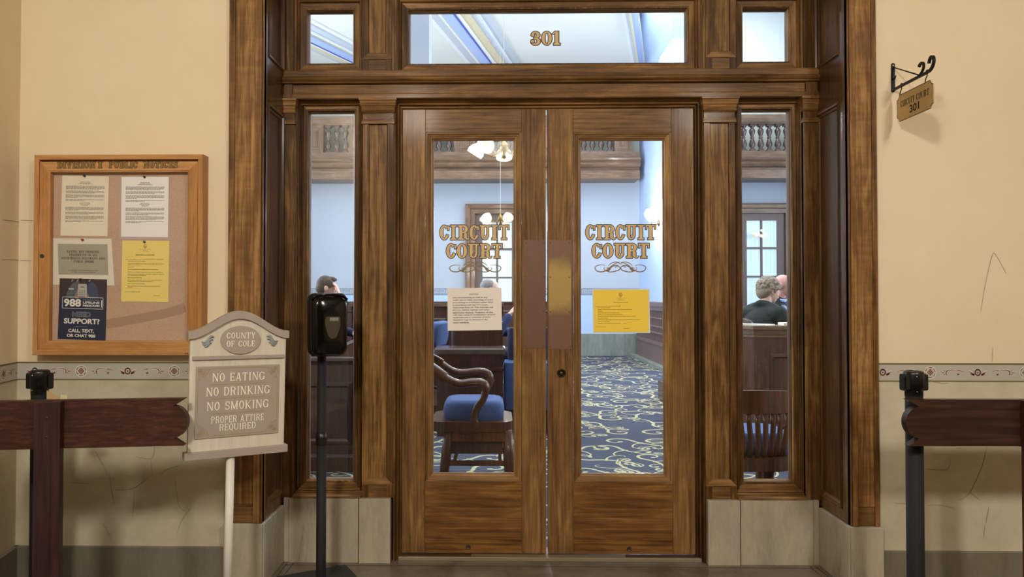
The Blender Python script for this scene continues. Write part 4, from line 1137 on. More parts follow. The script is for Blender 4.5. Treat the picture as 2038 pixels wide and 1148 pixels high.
flat([(uw+.270, za), (uw+.292, za+.002), (uw+.312, za+.014), (uw+.322, za+.034), (uw+.316, za+.052), (uw+.300, za+.055), (uw+.290, za+.044), (uw+.287, za+.033)], (.011, .011), 'end_scroll')
flat([(uw+.205, za+.003), (uw+.225, za+.008), (uw+.243, za+.022), (uw+.248, za+.040), (uw+.238, za+.052), (uw+.222, za+.050), (uw+.213, za+.042)], (.005, .011), 'leaf_scroll')
b = MB(); b.tube([pS(uw+.004, z1-.018, 0), pS(uw+.22, za+.003, 0)], .0030, 8); b.build('brace', [IRON], br)
b = MB(); b.tube([pS(uw+.004, (z0+z1)/2-.004, 0), pS(uw+.018, (z0+z1)/2-.006, 0), pS(uw+.03, (z0+z1)/2+.004, 0)], [.003, .005, .0015], 8); b.build('leaf', [IRON], br)
for z in (z0+.011, z1-.011):
    b = MB(); b.ball((bxx, YW-.006, z), .005, .0035, .005, n=12, m=8); b.build('screw', [CHROME], br)
ua, ub = uw+.040, uw+.318; s0, s1 = za-.158, za-.040
sg = thing('hanging_sign', 'brass plate lettered CIRCUIT COURT 301 hanging from the iron bracket', 'sign', (bxx, -(ua+ub)/2, s0))
def notch(u0, u1, v0, v1, r):
    o = []
    for cx, cy, a0 in ((u1, v1, 270), (u0, v1, 360), (u0, v0, 90), (u1, v0, 180)):
        for i in range(7):
            a = math.radians(a0-90*i/6); o.append((cx+r*math.cos(a), cy+r*math.sin(a)))
    return o
pts = notch(ua, ub, s0, s1, .019)
pB = Pl((bxx, 0, 0), (0, -1, 0), (0, 0, 1))
SB = plain('brushed_brass_sign', 'c6a66c', .36, .25, .08, 8)
b = MB(); b.slab(pB, pts, -.0025, .0025, 0); b.build('plate', [SB], sg)
b = MB(); q = pts+[pts[0]]; b.ribbon(pB, q, .003, .0028, 0); 
for a, c in ((ub-.006, s1-.004), (ua+.008, s1-.012)): pass
lettering(b, pB, 'CIRCUIT', ua+.030, ua+.140, s1-.058, s1-.030, .0030, 0, T=.17, t=.07, ser=.07, sh=.07, gap=.10)
lettering(b, pB, 'COURT', ua+.156, ua+.250, s1-.058, s1-.030, .0030, 0, T=.17, t=.07, ser=.07, sh=.07, gap=.10)
sans(b, pB, '301', ua+.102, ua+.176, s0+.018, s0+.053, .0030, 0, .03)
b.build('lettering', [plain('black_sign_paint', '1d150d', .5)], sg)
for u in (ua+.035, ub-.045):
    b = MB(); sp = spline([(u+.004, za+.009), (u-.004, za+.010), (u-.007, za+.002), (u+.000, za-.012), (u-.013, za-.028), (u-.012, za-.044), (u+.002, za-.052), (u+.014, za-.044)], 6)
    b.tube([pB(a, c, 0.0045 if False else 0) for a, c in sp], .0023, 8); b.build('hook', [IRON], sg)

# ================================================================== rope-line posts
def stanchion(px, py_top, d, label, clips):
    Y = dY(d); x = Xp(px, Y, py_top); zt = Zp(py_top, Y, px)
    r = thing('barrier_post', label, 'barrier post', (x, Y, 0), 0)
    c = (x, Y, 0)
    b = MB(); b.lathe(c, [(.165, 0), (.165, .008), (.155, .016), (.06, .028), (.045, .034), (.0001, .034)], 36); b.build('base', [BLACKM], r)
    b = MB(); b.lathe(c, [(.0325, .03), (.0325, zt-.09), (.0001, zt-.09)], 28); b.build('pole', [BLACKM], r)
    b = MB(); b.lathe(c, [(.0335, zt-.100), (.0335, zt-.072), (.0375, zt-.070), (.0385, zt-.012), (.037, zt-.004), (.034, zt-.001), (.030, zt-.0005), (.029, zt-.003), (.0001, zt-.003)], 28)
    hd = b.build('belt_head', [BLACK], r)
    for zz in (zt-.020, zt-.080):
        b = MB(); b.ball((x-.008, Y-.0375, zz), .0028, .002, .0028, n=8, m=6); b.build('screw', [CHROME], hd)
    for a in clips:
        a = math.radians(a); pl = Pl((x+.038*math.cos(a), Y+.038*math.sin(a), zt-.045), (-math.sin(a), math.cos(a), 0), (0, 0, 1))
        b = MB(); b.slab(pl, [(p, q) for p, q in rrect(.040, .066, .008, 4)], -.006, .010); b.slab(pl, rrect(.030, .050, .004, 3), .010, .014)
        b.build('belt_clip', [BLACK], r)
    return r
stanchion(79.5, 736, 3.06, 'black retractable belt post behind the left wooden barrier', (-8, 172, 262-172))
stanchion(1818.5, 738, 3.03, 'black retractable belt post behind the right wooden barrier', (188, 8, 90))

# ================================================================== wooden barriers
def barrier(label, pl, L, zt, h, posts, back, matl, matv):
    """a plank with a notched, rounded end on upright posts; u=0 at the shaped end, growing away from it"""
    r = thing('wooden_barrier', label, 'barrier', tuple(pl(posts[0][0], 0, 0)))
    z0 = zt-h; k = h
    # shaped end: sharp corner, notch, round tongue, notch, sharp corner
    e = [(.02*k, zt), (.265*k, zt-.155*k)]
    cy = zt-.495*k; ry = .335*k
    for i in range(1, 16):
        a = math.radians(90+180*i/16); e.append((.265*k+.285*k*math.cos(a)*1.0-.0, cy+ry*math.sin(a)))
    e += [(.265*k, zt-.835*k), (.035*k, z0)]
    pts = e+[(L, z0), (L, zt)]
    b = MB(); b.slab(pl, pts if pl.n.y < 0 else pts, -.036, 0)
    b.build('plank', [matl], r, bevel=.003)
    for (u, w, side) in posts:
        b = MB(); b.pbox(pl, u, u+w, 0.0, zt+.001, 0, .038) if side > 0 else b.pbox(pl, u, u+w, 0.0, zt-.004, -.074, -.036)
        b.build('post', [matv], r, bevel=.003)
        b = MB(); b.pbox(pl, u+.004, u+w-.004, .0, .07, .038, .30); b.build('foot', [matl], r, bevel=.003)
        for v in (zt-.06, zt-.13):
            b = MB(); b.lathe(pl(u+w/2, v, .038 if side > 0 else 0), [(.005, 0), (.0035, .0015), (.0001, .0015)], 10, 0, pl.n)
            b.build('screw', [plain('dull_screw', '3b302c', .5, .5)], r)
    return r
ang = math.radians(8.0)
tip = P(371, 838, dY(2.83))
# left barrier: shaped end at the right, so u runs to the left; mirrored plane (n still faces the viewer)
class PlM(Pl): pass
pLb = Pl((tip.x, tip.y, 0), (-math.cos(ang), -math.sin(ang), 0), (0, 0, 1)); pLb.n = Vector((math.sin(ang)*1, -math.cos(ang), 0))
BARL = wood('barrier_plank', 'X', '2b1712', '40261f', '5f3c29', rough=.42, coat=.15, curly=.0, mott=.7, fine=1.2)
BARV = wood('barrier_post_wood', 'Z', '2b1919', '402928', '553834', rough=.45, coat=.1, curly=.0, mott=.7)
u_post = (371-139.5)*2.81/1480
barrier('dark stained wooden barrier ending beside the grey county sign on the left', pLb, .80, .932, .180, [(u_post, .092, 1), (.705, .092, 1)], 0, BARL, BARV)
tipR = P(1805.5, 838, dY(2.93))
pRb = Pl((tipR.x, tipR.y, 0), (1, 0, 0), (0, 0, 1))
BARR = wood('barrier_plank_dark', 'X', '23130d', '342016', '4a2f22', rough=.42, coat=.15, curly=.0, mott=.6)
barrier('dark brown wooden barrier at the right edge beside the doorway', pRb, 1.7, .920, .180, [((2025-1805)*2.93/1480, .092, 1), (1.45, .092, 1)], 0, BARR, wood('barrier_post_red', 'Z', '301712', '4b261c', '643628', rough=.4, curly=0, mott=.6))
# strip of masking tape caught behind the left barrier
p0 = P(98, 795, dY(2.93)); tp = thing('tape_scrap', 'beige scrap of masking tape by the left belt post', 'tape', (p0.x, p0.y, p0.z-.03))
p0.z += .008
b = MB(); pt = Pl((p0.x, p0.y, p0.z), (1, .1, 0), (0, 0, 1))
b.slab(pt, [(-.01, -.045), (.038, -.045), (.04, -.002), (.022, .010), (.004, .024), (-.01, .028)], -.001, .0, 0); b.build('strip', [plain('masking_tape', 'b99a6c', .8)], tp)
b = MB(); b.slab(pt, [(.0395, -.045), (.070, -.045), (.068, .008), (.044, .012)], -.001, .0005, 0); b.build('torn_end', [plain('pale_tape_end', 'cfc79c', .8)], tp)['label'] = 'paler torn end'

# ================================================================== the county sign
aa = math.radians(33.0); tl = math.radians(1.0)
org = P(367.5, 917, dY(2.90))
su = Vector((math.cos(aa), math.sin(aa), 0)); sv = Vector((0, 0, 1))
su2 = su*math.cos(tl)-sv*math.sin(tl); sv2 = sv*math.cos(tl)+su*math.sin(tl)
pC = Pl(org, su2, sv2)
cs = thing('county_sign', 'grey and cream county sign board on a white pole beside the doorway', 'sign', (0, 0, 0))
cw = .400; ch = .475; shh = .506; pk = .588
CRM = wood('sign_cream_board', 'Z', 'bfb4a2', 'cdc3b2', 'd8cfc0', rough=.6, coat=0, curly=0, mott=1, fine=.6, bump=.1); TAUP = plain('sign_taupe_paint', 'a2958a', .6, 0, .03); TAUD = plain('sign_taupe_panel', 'a3968a', .6, 0, .03)
def arch(u, base, top):
    t = (u/cw-.5)*2
    return base+(top-base)*(0.5+0.5*math.cos(PI*min(1, abs(t))))**1.0
def capline(n, lo, hi, a=0, c=None):
    c = cw if c is None else c
    return [(a+(c-a)*i/n, arch(a+(c-a)*i/n, lo, hi)) for i in range(n+1)]
b = MB()
pts = [(.010, .03), (cw-.010, .03)]+[(u, v) for u, v in reversed(capline(24, ch, .556, .010, cw-.010))]
b.slab(pC, pts, -.022, 0); b.build('panel', [CRM], cs)
b = MB(); lo = capline(28, ch, .556); hi = capline(28, shh, pk)
b.slab(pC, lo+list(reversed(hi)), -.030, .012); b.build('arched_cap', [TAUP], cs, bevel=.002)
b = MB(); b.pbox(pC, -.004, cw+.004, 0, .031, -.032, .013); b.build('base_moulding', [TAUP], cs, bevel=.002)
b = MB(); b.pbox(pC, .018, cw-.018, .392, .407, 0, .009); b.build('ledge', [TAUP], cs, bevel=.002)
b = MB(); b.pbox(pC, .033, cw-.036, .081, .366, 0, .005); pln = b.build('text_panel', [TAUD], cs, bevel=.0012)
b = MB(); cu, cv = cw/2+.003, .470
b.slab(pC, [(cu+.079*math.cos(2*PI*i/40), cv+.057*math.sin(2*PI*i/40)) for i in range(40)], 0, .007, 0, True); ov = b.build('oval_plaque', [TAUD], cs, bevel=.0015)
WHT = plain('raised_white_letters', 'f1ead9', .5, 0, .01)
RM = dict(T=.15, t=.085, ser=.055, sh=.055, gap=.14)
b = MB()
lettering(b, pC, 'COUNTY', cu-.057, cu+.057, cv+.006, cv+.030, .0085, 0, **RM); lettering(b, pC, 'OF COLE', cu-.056, cu+.056, cv-.027, cv-.003, .0085, 0, **RM)
b.build('lettering', [WHT], ov)
b = MB(); mu_ = (.033+cw-.036)/2
for s, v, hh, ww in (('NO EATING', .305, .033, .206), ('NO DRINKING', .248, .034, .250), ('NO SMOKING', .190, .034, .243), ('PROPER ATTIRE', .139, .027, .208), ('REQUIRED', .108, .026, .144)):
    lettering(b, pC, s, mu_-ww/2, mu_+ww/2, v, v+hh, .0065, 0, **RM)
b.build('lettering', [WHT], pln)
b = MB(); OCH = plain('gold_rule', '9d8a66', .5)
x0, x1, y0, y1 = .041, cw-.044, .090, .358; g = .05
for a, c, d, e in ((x0+g, y0, x1-g, y0), (x0+g, y1, x1-g, y1), (x0, y0+g, x0, y1-g), (x1, y0+g, x1, y1-g)): b.ribbon(pC, [(a, c), (d, e)], .0028, .0056)
for v in (.2925, .236, .177): b.ribbon(pC, [(mu_-.105, v), (mu_+.105, v)], .0022, .0056)
for cx, cy, sx, sy in ((x0, y0, 1, 1), (x1, y0, -1, 1), (x0, y1, 1, -1), (x1, y1, -1, -1)):
    for pts in ([(0, .048), (.006, .034), (.0, .018), (.012, .010), (.022, .016), (.014, .026), (.006, .016)], [(.048, 0), (.034, .006), (.018, 0), (.010, .012), (.016, .022), (.026, .014), (.016, .006)],
                [(.004, .046), (.020, .036), (.034, .022), (.044, .004)], [(.002, .002), (.016, .016), (.026, .026)], [(.010, .030), (.020, .030), (.030, .018), (.026, .008)], [(.0, .0), (.012, .0), (.0, .012), (.0, .0)]):
        sp = spline([(cx+sx*a, cy+sy*c) for a, c in pts], 6); b.ribbon(pC, sp, .0022, .0057)
b.build('gold_rules', [OCH], pln)['label'] = 'gold rules and knotwork corners'
GB = plain('blue_grey_scroll', '8c9292', .5, 0, .05)
for sx in (-1, 1):
    b = MB(); c0 = (cu+sx*.127, .463)
    for dv, k in ((.010, 1.0), (0, .85), (-.010, .6)):
        sp = spline([(c0[0]+sx*(a*k), c0[1]+dv+c*k) for a, c in ((-.022, .010), (-.012, .012), (-.004, .006), (.004, -.006), (.014, -.012), (.024, -.008))], 6)
        n = len(sp)
        b.tube([pC(a, c, .003) for a, c in sp], [.0052*(.45+.55*math.sin(PI*(i+1)/(n+1))) for i in range(n)], 8)
    b.build('carved_scroll', [GB], cs)
b = MB(); pu = .178
b.tube([pC(pu, .02, -.016), pC(pu, -.685, -.016)], .0165, 18); b.build('pole', [plain('white_pole_paint', 'ddd6ca', .45, 0, .02)], cs)
ft = pC(pu, -.685, -.016)
b = MB(); b.lathe((ft.x, ft.y, 0), [(.15, 0), (.15, .012), (.14, .02), (.03, .028), (.0001, .028)], 32); b.build('floor_base', [BLACKM], cs)

# ================================================================== the sanitiser stand
sc_ = Vector((-.812, dY(3.43), 0)); fwd = Vector((.49, -.872, 0)).normalized(); rgt = Vector((.872, .49, 0)).normalized()
ss = thing('sanitizer_stand', 'black floor stand with hand sanitizer dispenser in front of the left sidelight', 'sanitizer stand', tuple(sc_))
b = MB(); pF = Pl(sc_, rgt, fwd)
pF.n = Vector((0, 0, 1)); b.slab(pF, [(a, -c) for a, c in reversed(rrect(.34, .34, .012, 4))], 0, .006) if False else b.slab(pF, list(reversed(rrect(.34, .34, .012, 4))), 0, .006)
b.build('base_plate', [plain('dark_steel_plate', '2b2d2f', .45, .5)], ss, bevel=.001)
Y_s = sc_.y
b = MB(); b.lathe(sc_, [(.0225, .006), (.0225, Zp(884, Y_s, 640)), (.0001, Zp(884, Y_s, 640))], 22); b.lathe(sc_, [(.0205, .5), (.0205, 1.1), (.0001, 1.1)], 22); b.build('pole', [BLACKM], ss)
b = MB(); b.lathe(sc_, [(.0246, Zp(885, Y_s, 640)), (.0252, Zp(872, Y_s, 640)), (.0246, Zp(861, Y_s, 640)), (.0205, Zp(860, Y_s, 640))], 22); b.build('collar', [BLACK], ss)
# housing: rounded-rectangle rings stacked from the wall plate forwards, bulging
zc = (Zp(583, Y_s-.05, 653)+Zp(708, Y_s-.05, 653))/2; hh = Zp(583, Y_s-.05, 653)-Zp(708, Y_s-.05, 653)
du = Xp(653.5, Y_s-.05, 640)-sc_.x
pH = Pl(sc_+Vector((du*.92-.030, 0, zc)), rgt, (0, 0, 1))
def ring(w, h, r, dpt, taper=.0, dv=0.0):
    return [pH(a*(1-taper*(0.5-c/h) if c < h*.1 else 1-taper*.4), c+dv, dpt) for a, c in rrect(w, h, r, 6)]
b = MB(); HW = .182
b.loft([ring(HW*.86, hh*.93, .03, .022, .06), ring(HW*.95, hh*.985, .034, .026, .06), ring(HW, hh, .036, .040, .06), ring(HW, hh, .036, .075, .06), ring(HW*.96, hh*.985, .038, .088, .06)])
b.build('dispenser_back', [BLACK], ss)
b = MB()
b.loft([ring(HW*.93, hh*.94, .034, .084, .08, -.004), ring(HW*.90, hh*.92, .034, .102, .08, -.004), ring(HW*.84, hh*.885, .036, .114, .08, -.005), ring(HW*.70, hh*.80, .036, .121, .08, -.005), ring(HW*.4, hh*.5, .03, .124, .08, -.004)])
b.build('dispenser_cover', [GLOSSB], ss)
b = MB(); b.tube([pH(a, c, .088+.012*math.cos(a*14)) for a, c in [(-HW*.46, hh*.40), (-HW*.36, hh*.452), (-.02, hh*.478), (.02, hh*.478), (HW*.36, hh*.452), (HW*.46, hh*.40)]], .0045, 8)
b.build('top_lip', [GLOSSB], ss)
# sight window: a tapering drop shape
wp = [(-.024, .034), (.024, .034), (.031, .028), (.033, .014), (.029, -.012), (.018, -.040), (.008, -.050), (-.008, -.050), (-.018, -.040), (-.029, -.012), (-.033, .014), (-.031, .028)]
wp = [(a*1.08+.006, c*1.16-.002) for a, c in spline(wp, 3, True)]
b = MB(); b.slab(pH, list(reversed(wp)), .118, .1252, 0) if False else b.slab(pH, wp[::-1], .118, .1252, 0)
wn = b.build('sight_window', [plain('smoked_window', '3d392f', .12, 0, .15, 40, coat=.5)], ss)
b = MB(); b.slab(pH, [(a*1.14+.004*-.14, c*1.14) for a, c in wp][::-1], .110, .1238, 0); b.build('window_rim', [GLOSSB], ss)
b = MB(); b.pbox(pH, -.008, .032, .018, .033, .1252, .1256, 0); b.build('refill_label', [plain('grey_refill_label', '7d7a70', .5)], wn)
b = MB(); b.pbox(pH, -.022, .022, -.05, .05, .0, .026, 0); b.build('mount_bracket', [BLACKM], ss)
b = MB(); b.pbox(pH, -.02, .02, -hh*.5+.004, -hh*.5+.02, .05, .09); b.build('nozzle', [BLACK], ss)
# ================================================================== the courtroom beyond the doors
YFAR = dY(16.4)
def C(px, d): return (px-990.0)*d/FPX           # across, from a photo column and a distance
def Zd(py, d): return 1.325-(py-588.0)*d/FPX    # height, from a photo row and a distance
HCT = 6.2
BLW = plaster('blue_grey_wall_paint', 'a5adb7', '9da6b1', .4); BLW2 = plaster('pale_blue_dado_paint', 'a8bde0', 'a0b6da', .4)
CRC = plaster('court_ceiling_paint', 'dde1db', 'd6dad4', .4)
zfr0, zfr1 = Zd(587, 16.4), Zd(574, 16.4)
b = MB(); b.box(-6, 8, YFAR, YFAR+.1, zfr0, HCT, 0); b.box(-6, 8, YFAR, YFAR+.1, 0, zfr0, 1); struct(b.build('wall_court_far', [BLW, BLW2]))
b = MB(); b.box(-6.1, -6, .06, YFAR, 0, HCT); struct(b.build('wall_court_left', [BLW]))
b = MB(); b.box(8, 8.1, .06, YFAR, 0, HCT); struct(b.build('wall_court_right', [BLW]))
b = MB(); b.box(-6, XL-.1, .0, .06, 0, HCT); b.box(XR+.1, 8, .0, .06, 0, HCT); b.box(XL-.1, XR+.1, .0, .06, ZTOP, HCT); struct(b.build('wall_court_near', [BLW]))
rl = [(C(1262, 10.5)-.42, dY(10.5)), (C(1262, 12.88), dY(12.88)), (C(1262, 15.65), dY(15.65)), (C(1262, 16.4)+.02, YFAR)]
b = MB(); pcl = Pl((0, 0, 0), (1, 0, 0), (0, 1, 0))
b.slab(pcl, [(-6, 0), (8, 0), (8, dY(10.5)), rl[0], rl[1], rl[2], rl[3], (-6, YFAR)], HCT, HCT+.1)
b.slab(pcl, [(rl[0][0]-1.2, dY(10.5)), (8, dY(10.5)), (8, YFAR), (rl[0][0]-1.2, YFAR)], 7.9, 8.0)
b.box(rl[0][0], 8, dY(10.5)-.1, dY(10.5), HCT, 8); b.box(-6, 8, YFAR, YFAR+.1, HCT, 8); b.box(8, 8.1, 0, YFAR, HCT, 8)
for p, q in zip(rl[:-1], rl[1:]): b.add([(p[0], p[1], HCT), (q[0], q[1], HCT), (q[0], q[1], 8), (p[0], p[1], 8)], [(0, 1, 2, 3)])
struct(b.build('ceiling_court', [CRC]))
# carpet with its scroll pattern
b = MB(); b.box(-5.9, 7.9, .10, YFAR, -.03, .004, 0)
rc = random.Random(11); pf = Pl((0, 0, 0), (1, 0, 0), (0, 1, 0))
def spiral(r0, turns, n=22, r1=.12):
    return [(r0*(1-(1-r1)*i/n)*math.cos(turns*2*PI*i/n), r0*(1-(1-r1)*i/n)*math.sin(turns*2*PI*i/n)) for i in range(n+1)]
def scroll_motif():
    """a long S stem ending in hooks, with side curls: centre lines and widths"""
    out = []
    sp = spiral(.125, .82, 20, .26)
    dx, dy = sp[0]
    st = [(a-dx, c) for a, c in sp]                              # curl starting at (0,0), heading +v first
    stem = spline([(0, 0), (.012, -.10), (.08, -.22), (.20, -.30), (.30, -.30)], 7)
    path = list(reversed(st))+stem[1:]
    n = len(path); out.append((path, [.016+.020*math.sin(PI*min(1, (i+.6)/n*1.15)) if i < n*.85 else .030*(n-i)/(n*.15)+.003 for i in range(n)]))
    c2 = spiral(.075, .80, 16, .3); q = [(.16-a+c2[0][0], -.285-c) for a, c in c2]
    out.append((list(reversed(q)), [.026-.016*i/16 for i in range(17)]))
    out.append((spline([(.06, -.20), (.14, -.16), (.19, -.17), (.205, -.21), (.18, -.225)], 6), [.008+.017*math.sin(PI*(i+1)/26) for i in range(25)]))
    out.append((spline([(.02, -.12), (-.06, -.16), (-.12, -.24), (-.11, -.31), (-.06, -.31)], 6), [.024-.014*i/24 for i in range(25)]))
    return out
MOT = scroll_motif()
BLB = [(math.cos(2*PI*i/10)*.024, math.sin(2*PI*i/10)*.019) for i in range(10)]
k = 0
y = .25
while y < YFAR-.2:
    x = -3.6
    while x < 5.2:
        d = y+3.8
        if -.30*d < x < .42*d:
            a = rc.uniform(0, 2*PI) if k % 3 else rc.choice((0, PI))+rc.uniform(-.4, .4); m = rc.choice((1, -1)); s = rc.uniform(.92, 1.2)
            ox, oy = x+rc.uniform(-.09, .09), y+rc.uniform(-.09, .09); ca, sa = math.cos(a)*s, math.sin(a)*s
            tr = lambda p: (ox+ca*p[0]*m-sa*p[1]-0.0, oy+sa*p[0]*m+ca*p[1])
            for j, (path, wd) in enumerate(MOT):
                if all(.12 < tr(p)[1] < YFAR-.02 for p in path):
                    b.ribbon(pf, [tr(p) for p in path], [w*s*.8 for w in wd], .0048+.00002*j, 1)
                    e = path[0] if j != 2 else path[-1]
                    b.poly(pf, [tr((e[0]+u, e[1]+v)) for u, v in BLB], .00486+.00002*j, 1)
            k += 1
        x += .43
    y += .41
CARP = plain('navy_carpet', '2f3548', .95, 0, .12, 60); CARC = plain('cream_carpet_scroll', 'a5a17c', .95, 0, .08, 60)
struct(b.build('floor_carpet', [CARP, CARC]))
# far wall: stone base, key border, timber dado
b = MB(); b.box(C(1100, 16.4), C(1268, 16.4), YFAR-.05, YFAR, 0, Zd(664, 16.3)); b.box(4.2, 8, YFAR-.05, YFAR, 0, .5)
struct(b.build('baseboard_court_far', [stone('court_grey_marble', '6d756f', '848c85', '5a625d', .4)]))
b = MB(); pk_ = Pl((0, YFAR-.002, 0), (1, 0, 0), (0, 0, 1))
x0_, x1_ = -4.3, C(1271, 16.4); b.rect(pk_, x0_, x1_, zfr0, zfr1, .001, 0)
hh_ = zfr1-zfr0
for zz in (zfr0, zfr1-.012): b.rect(pk_, x0_, x1_, zz, zz+.012, .002, 2)
x = x0_+.05
while x < x1_-.12:
    b.ribbon(pk_, [(x, zfr0+.03), (x, zfr1-.03), (x+.085, zfr1-.03), (x+.085, zfr0+.05), (x+.035, zfr0+.05), (x+.035, zfr0+.085), (x+.058, zfr0+.085)], .011, .002, 1); x += .125
struct(b.build('trim_key_border', [plain('key_border_ground', '7f8a96', .8), plain('key_border_line', 'b4bcc4', .8), plain('key_border_edge', '5f6a78', .8)]))
b = MB(); b.box(-4.5, C(1100, 16.4), YFAR-.06, YFAR, 0, Zd(604, 16.3)); 
b.ext([(YFAR-.06, Zd(604, 16.3)), (YFAR-.10, Zd(604, 16.3)), (YFAR-.10, Zd(600, 16.3)), (YFAR-.06, Zd(600, 16.3))], -4.5, C(1100, 16.4), 'X')
x = -4.4
while x < .8: b.frame(Pl((0, YFAR-.06, 0), (1, 0, 0), (0, 0, 1)), x, x+.75, .15, 1.0, [(0, .001), (.02, .012), (.04, .012), (.06, .002)]); x += .85
struct(b.build('trim_court_dado', [CWD]))
# piers either side of the aisle recess
PX0, PX1, PYF = C(1272, 16.4), 4.18, dY(13.2)
b = MB(); b.box(PX0, PX1, PYF, YFAR+.01, 0, 7.9); struct(b.build('wall_pier_right', [BLW2]))
b = MB(); b.box(-1.5, C(853, 9.2), dY(9.2), dY(9.6), 0, HCT); struct(b.build('wall_pier_left', [plain('grey_pier_paint', '858f9c', .8, 0, .03)]))
# gallery
YG = dY(15.75); dg_ = 15.75
g0, gc, g1, g2 = Zd(355, dg_), Zd(301, dg_), Zd(246, dg_), Zd(229, dg_)
def gallery(label, x0, x1, bays):
    r = thing('gallery_balustrade', label, 'balustrade', ((x0+x1)/2, YG, g0))
    h = gc-g0
    b = MB(); b.ext([(YFAR, g0), (YG+.02, g0), (YG+.02, g0+h*.30), (YG+.07, g0+h*.31), (YG+.07, g0+h*.40), (YG-.02, g0+h*.44), (YG-.06, g0+h*.52), (YG-.04, g0+h*.60), (YG-.10, g0+h*.66), (YG-.12, g0+h*.72), (YG, g0+h*.76), (YG, gc), (YFAR, gc)], x0, x1, 'X')
    b.build('cornice', [CW], r)
    b = MB(); b.ext([(YG+.22, g1), (YG+.03, g1), (YG, g1+.04), (YG-.03, g1+.10), (YG-.03, g2), (YG+.25, g2), (YG+.25, g1)], x0, x1, 'X'); b.build('top_rail', [CW], r)
    for kind, a, c in bays:
        if kind == 'P':
            b = MB(); b.box(a, c, YG+.04, YG+.2, gc, g1)
            b.frame(Pl((0, YG+.04, 0), (1, 0, 0), (0, 0, 1)), a+.06, c-.06, gc+.06, g1-.05, [(0, .001), (.02, .014), (.05, .014), (.07, .0)]); b.build('panel', [CWV, CW], r)
        else:
            n = max(1, round((c-a)/.185)); hb = g1-gc
            for i in range(n):
                b = MB(); cx = a+(c-a)*(i+.5)/n
                b.box(cx-.058, cx+.058, YG+.05, YG+.17, gc, gc+hb*.07); b.box(cx-.058, cx+.058, YG+.05, YG+.17, g1-hb*.08, g1)
                b.lathe((cx, YG+.11, gc), [(.045, hb*.07), (.05, hb*.10), (.03, hb*.14), (.062, hb*.22), (.066, hb*.30), (.036, hb*.46), (.03, hb*.49), (.05, hb*.51), (.03, hb*.54), (.036, hb*.58), (.064, hb*.72), (.062, hb*.79), (.028, hb*.87), (.05, hb*.90), (.05, hb*.92)], 14)
                b.build('baluster', [plain('baluster_wood', '4b362f', .35, 0, .1, 20, coat=.3)], r)
    return r
gallery('brown timber gallery with turned balusters high on the far wall left of the pier', -5.0, C(1271, 15.9), [
    ('P', -5.0, C(640, dg_)), ('B', C(640, dg_), C(692, dg_)), ('P', C(692, dg_), C(758, dg_)), ('B', C(758, dg_), C(812, dg_)), ('P', C(812, dg_), C(862, dg_)), ('B', C(862, dg_), C(903, dg_)), ('P', C(903, dg_), C(945, dg_)),
    ('B', C(945, dg_), C(1022, dg_)), ('P', C(1022, dg_), C(1120, dg_)), ('B', C(1120, dg_), C(1224, dg_)), ('P', C(1224, dg_), C(1258, dg_))])
gallery('brown timber gallery with an unbroken row of balusters right of the pier', 4.19, 7.9, [('P', 4.19, C(1440, dg_)), ('B', C(1440, dg_), C(1592, dg_)), ('P', C(1592, dg_), 7.9)])
b = MB(); b.box(-5.0, 7.9, YFAR-.012, YFAR-.002, gc-.05, g2+.3); struct(b.build('trim_gallery_back', [plain('gallery_back_lit_tone', 'c3c9bb', .8, 0, .03)]))  # panel added behind: green-grey wall colour, paled to read as lit
# ceiling beams with painted mouldings
BMB = plain('beam_blue_paint', 'a3b9e6', .7, 0, .02); BMN = plain('beam_navy_line', '3d5aa6', .7); BMC = plain('beam_cream_paint', 'cfc6a6', .7); BMG = plain('beam_grey_paint', 'bcc5cf', .7); BMW = plain('beam_white_paint', 'e4e9ec', .7)
def beam(name, px, py, px2, py2, bands, L=5.0, flip=1):
    a = (C(px, 4.875*FPX/(588-py)), dY(4.875*FPX/(588-py))); c = (C(px2, 4.875*FPX/(588-py2)), dY(4.875*FPX/(588-py2)))
    u = Vector((c[0]-a[0], c[1]-a[1], 0)).normalized(); n = Vector((u.y, -u.x, 0))
    o = Vector((a[0], a[1], HCT)); b = MB(); x = 0
    for wd, drop, mi in bands:
        pl = Pl(o+n*x, u, n)
        for e in [0]:
            A = o+n*x-u*L; B = o+n*x+u*min(L, 9); D = n*wd
            pA = [A, A+D, B+D, B]; 
            pA = [Vector((p.x, min(p.y, YFAR-.2), p.z)) for p in pA]
            b.add([p-Vector((0, 0, drop)) for p in pA]+pA, [(0, 1, 2, 3), (0, 4, 5, 1), (1, 5, 6, 2), (2, 6, 7, 3), (3, 7, 4, 0)], mi)
        x += wd
    return struct(b.build(name, [BMG, BMB, BMN, BMC, BMW]))
BD = [(.10, .03, 4), (.17, .06, 0), (.05, .09, 4), (.04, .10, 3), (.20, .13, 1), (.035, .14, 2), (.06, .13, 4), (.16, .11, 3), (.07, .09, 0), (.05, .07, 4), (.14, .04, 0)]
beam('trim_ceiling_beam_1', 850, 28, 934, 127, BD, 3.2)
beam('trim_ceiling_beam_2', 618, 112, 704, 160, BD[::-1], 3.0)
beam('trim_ceiling_beam_3', 1232, 28, 1247, 127, [(.07, .05, 4), (.06, .10, 0), (.04, .13, 3), (.06, .10, 1), (.06, .05, 0)], 4.0)
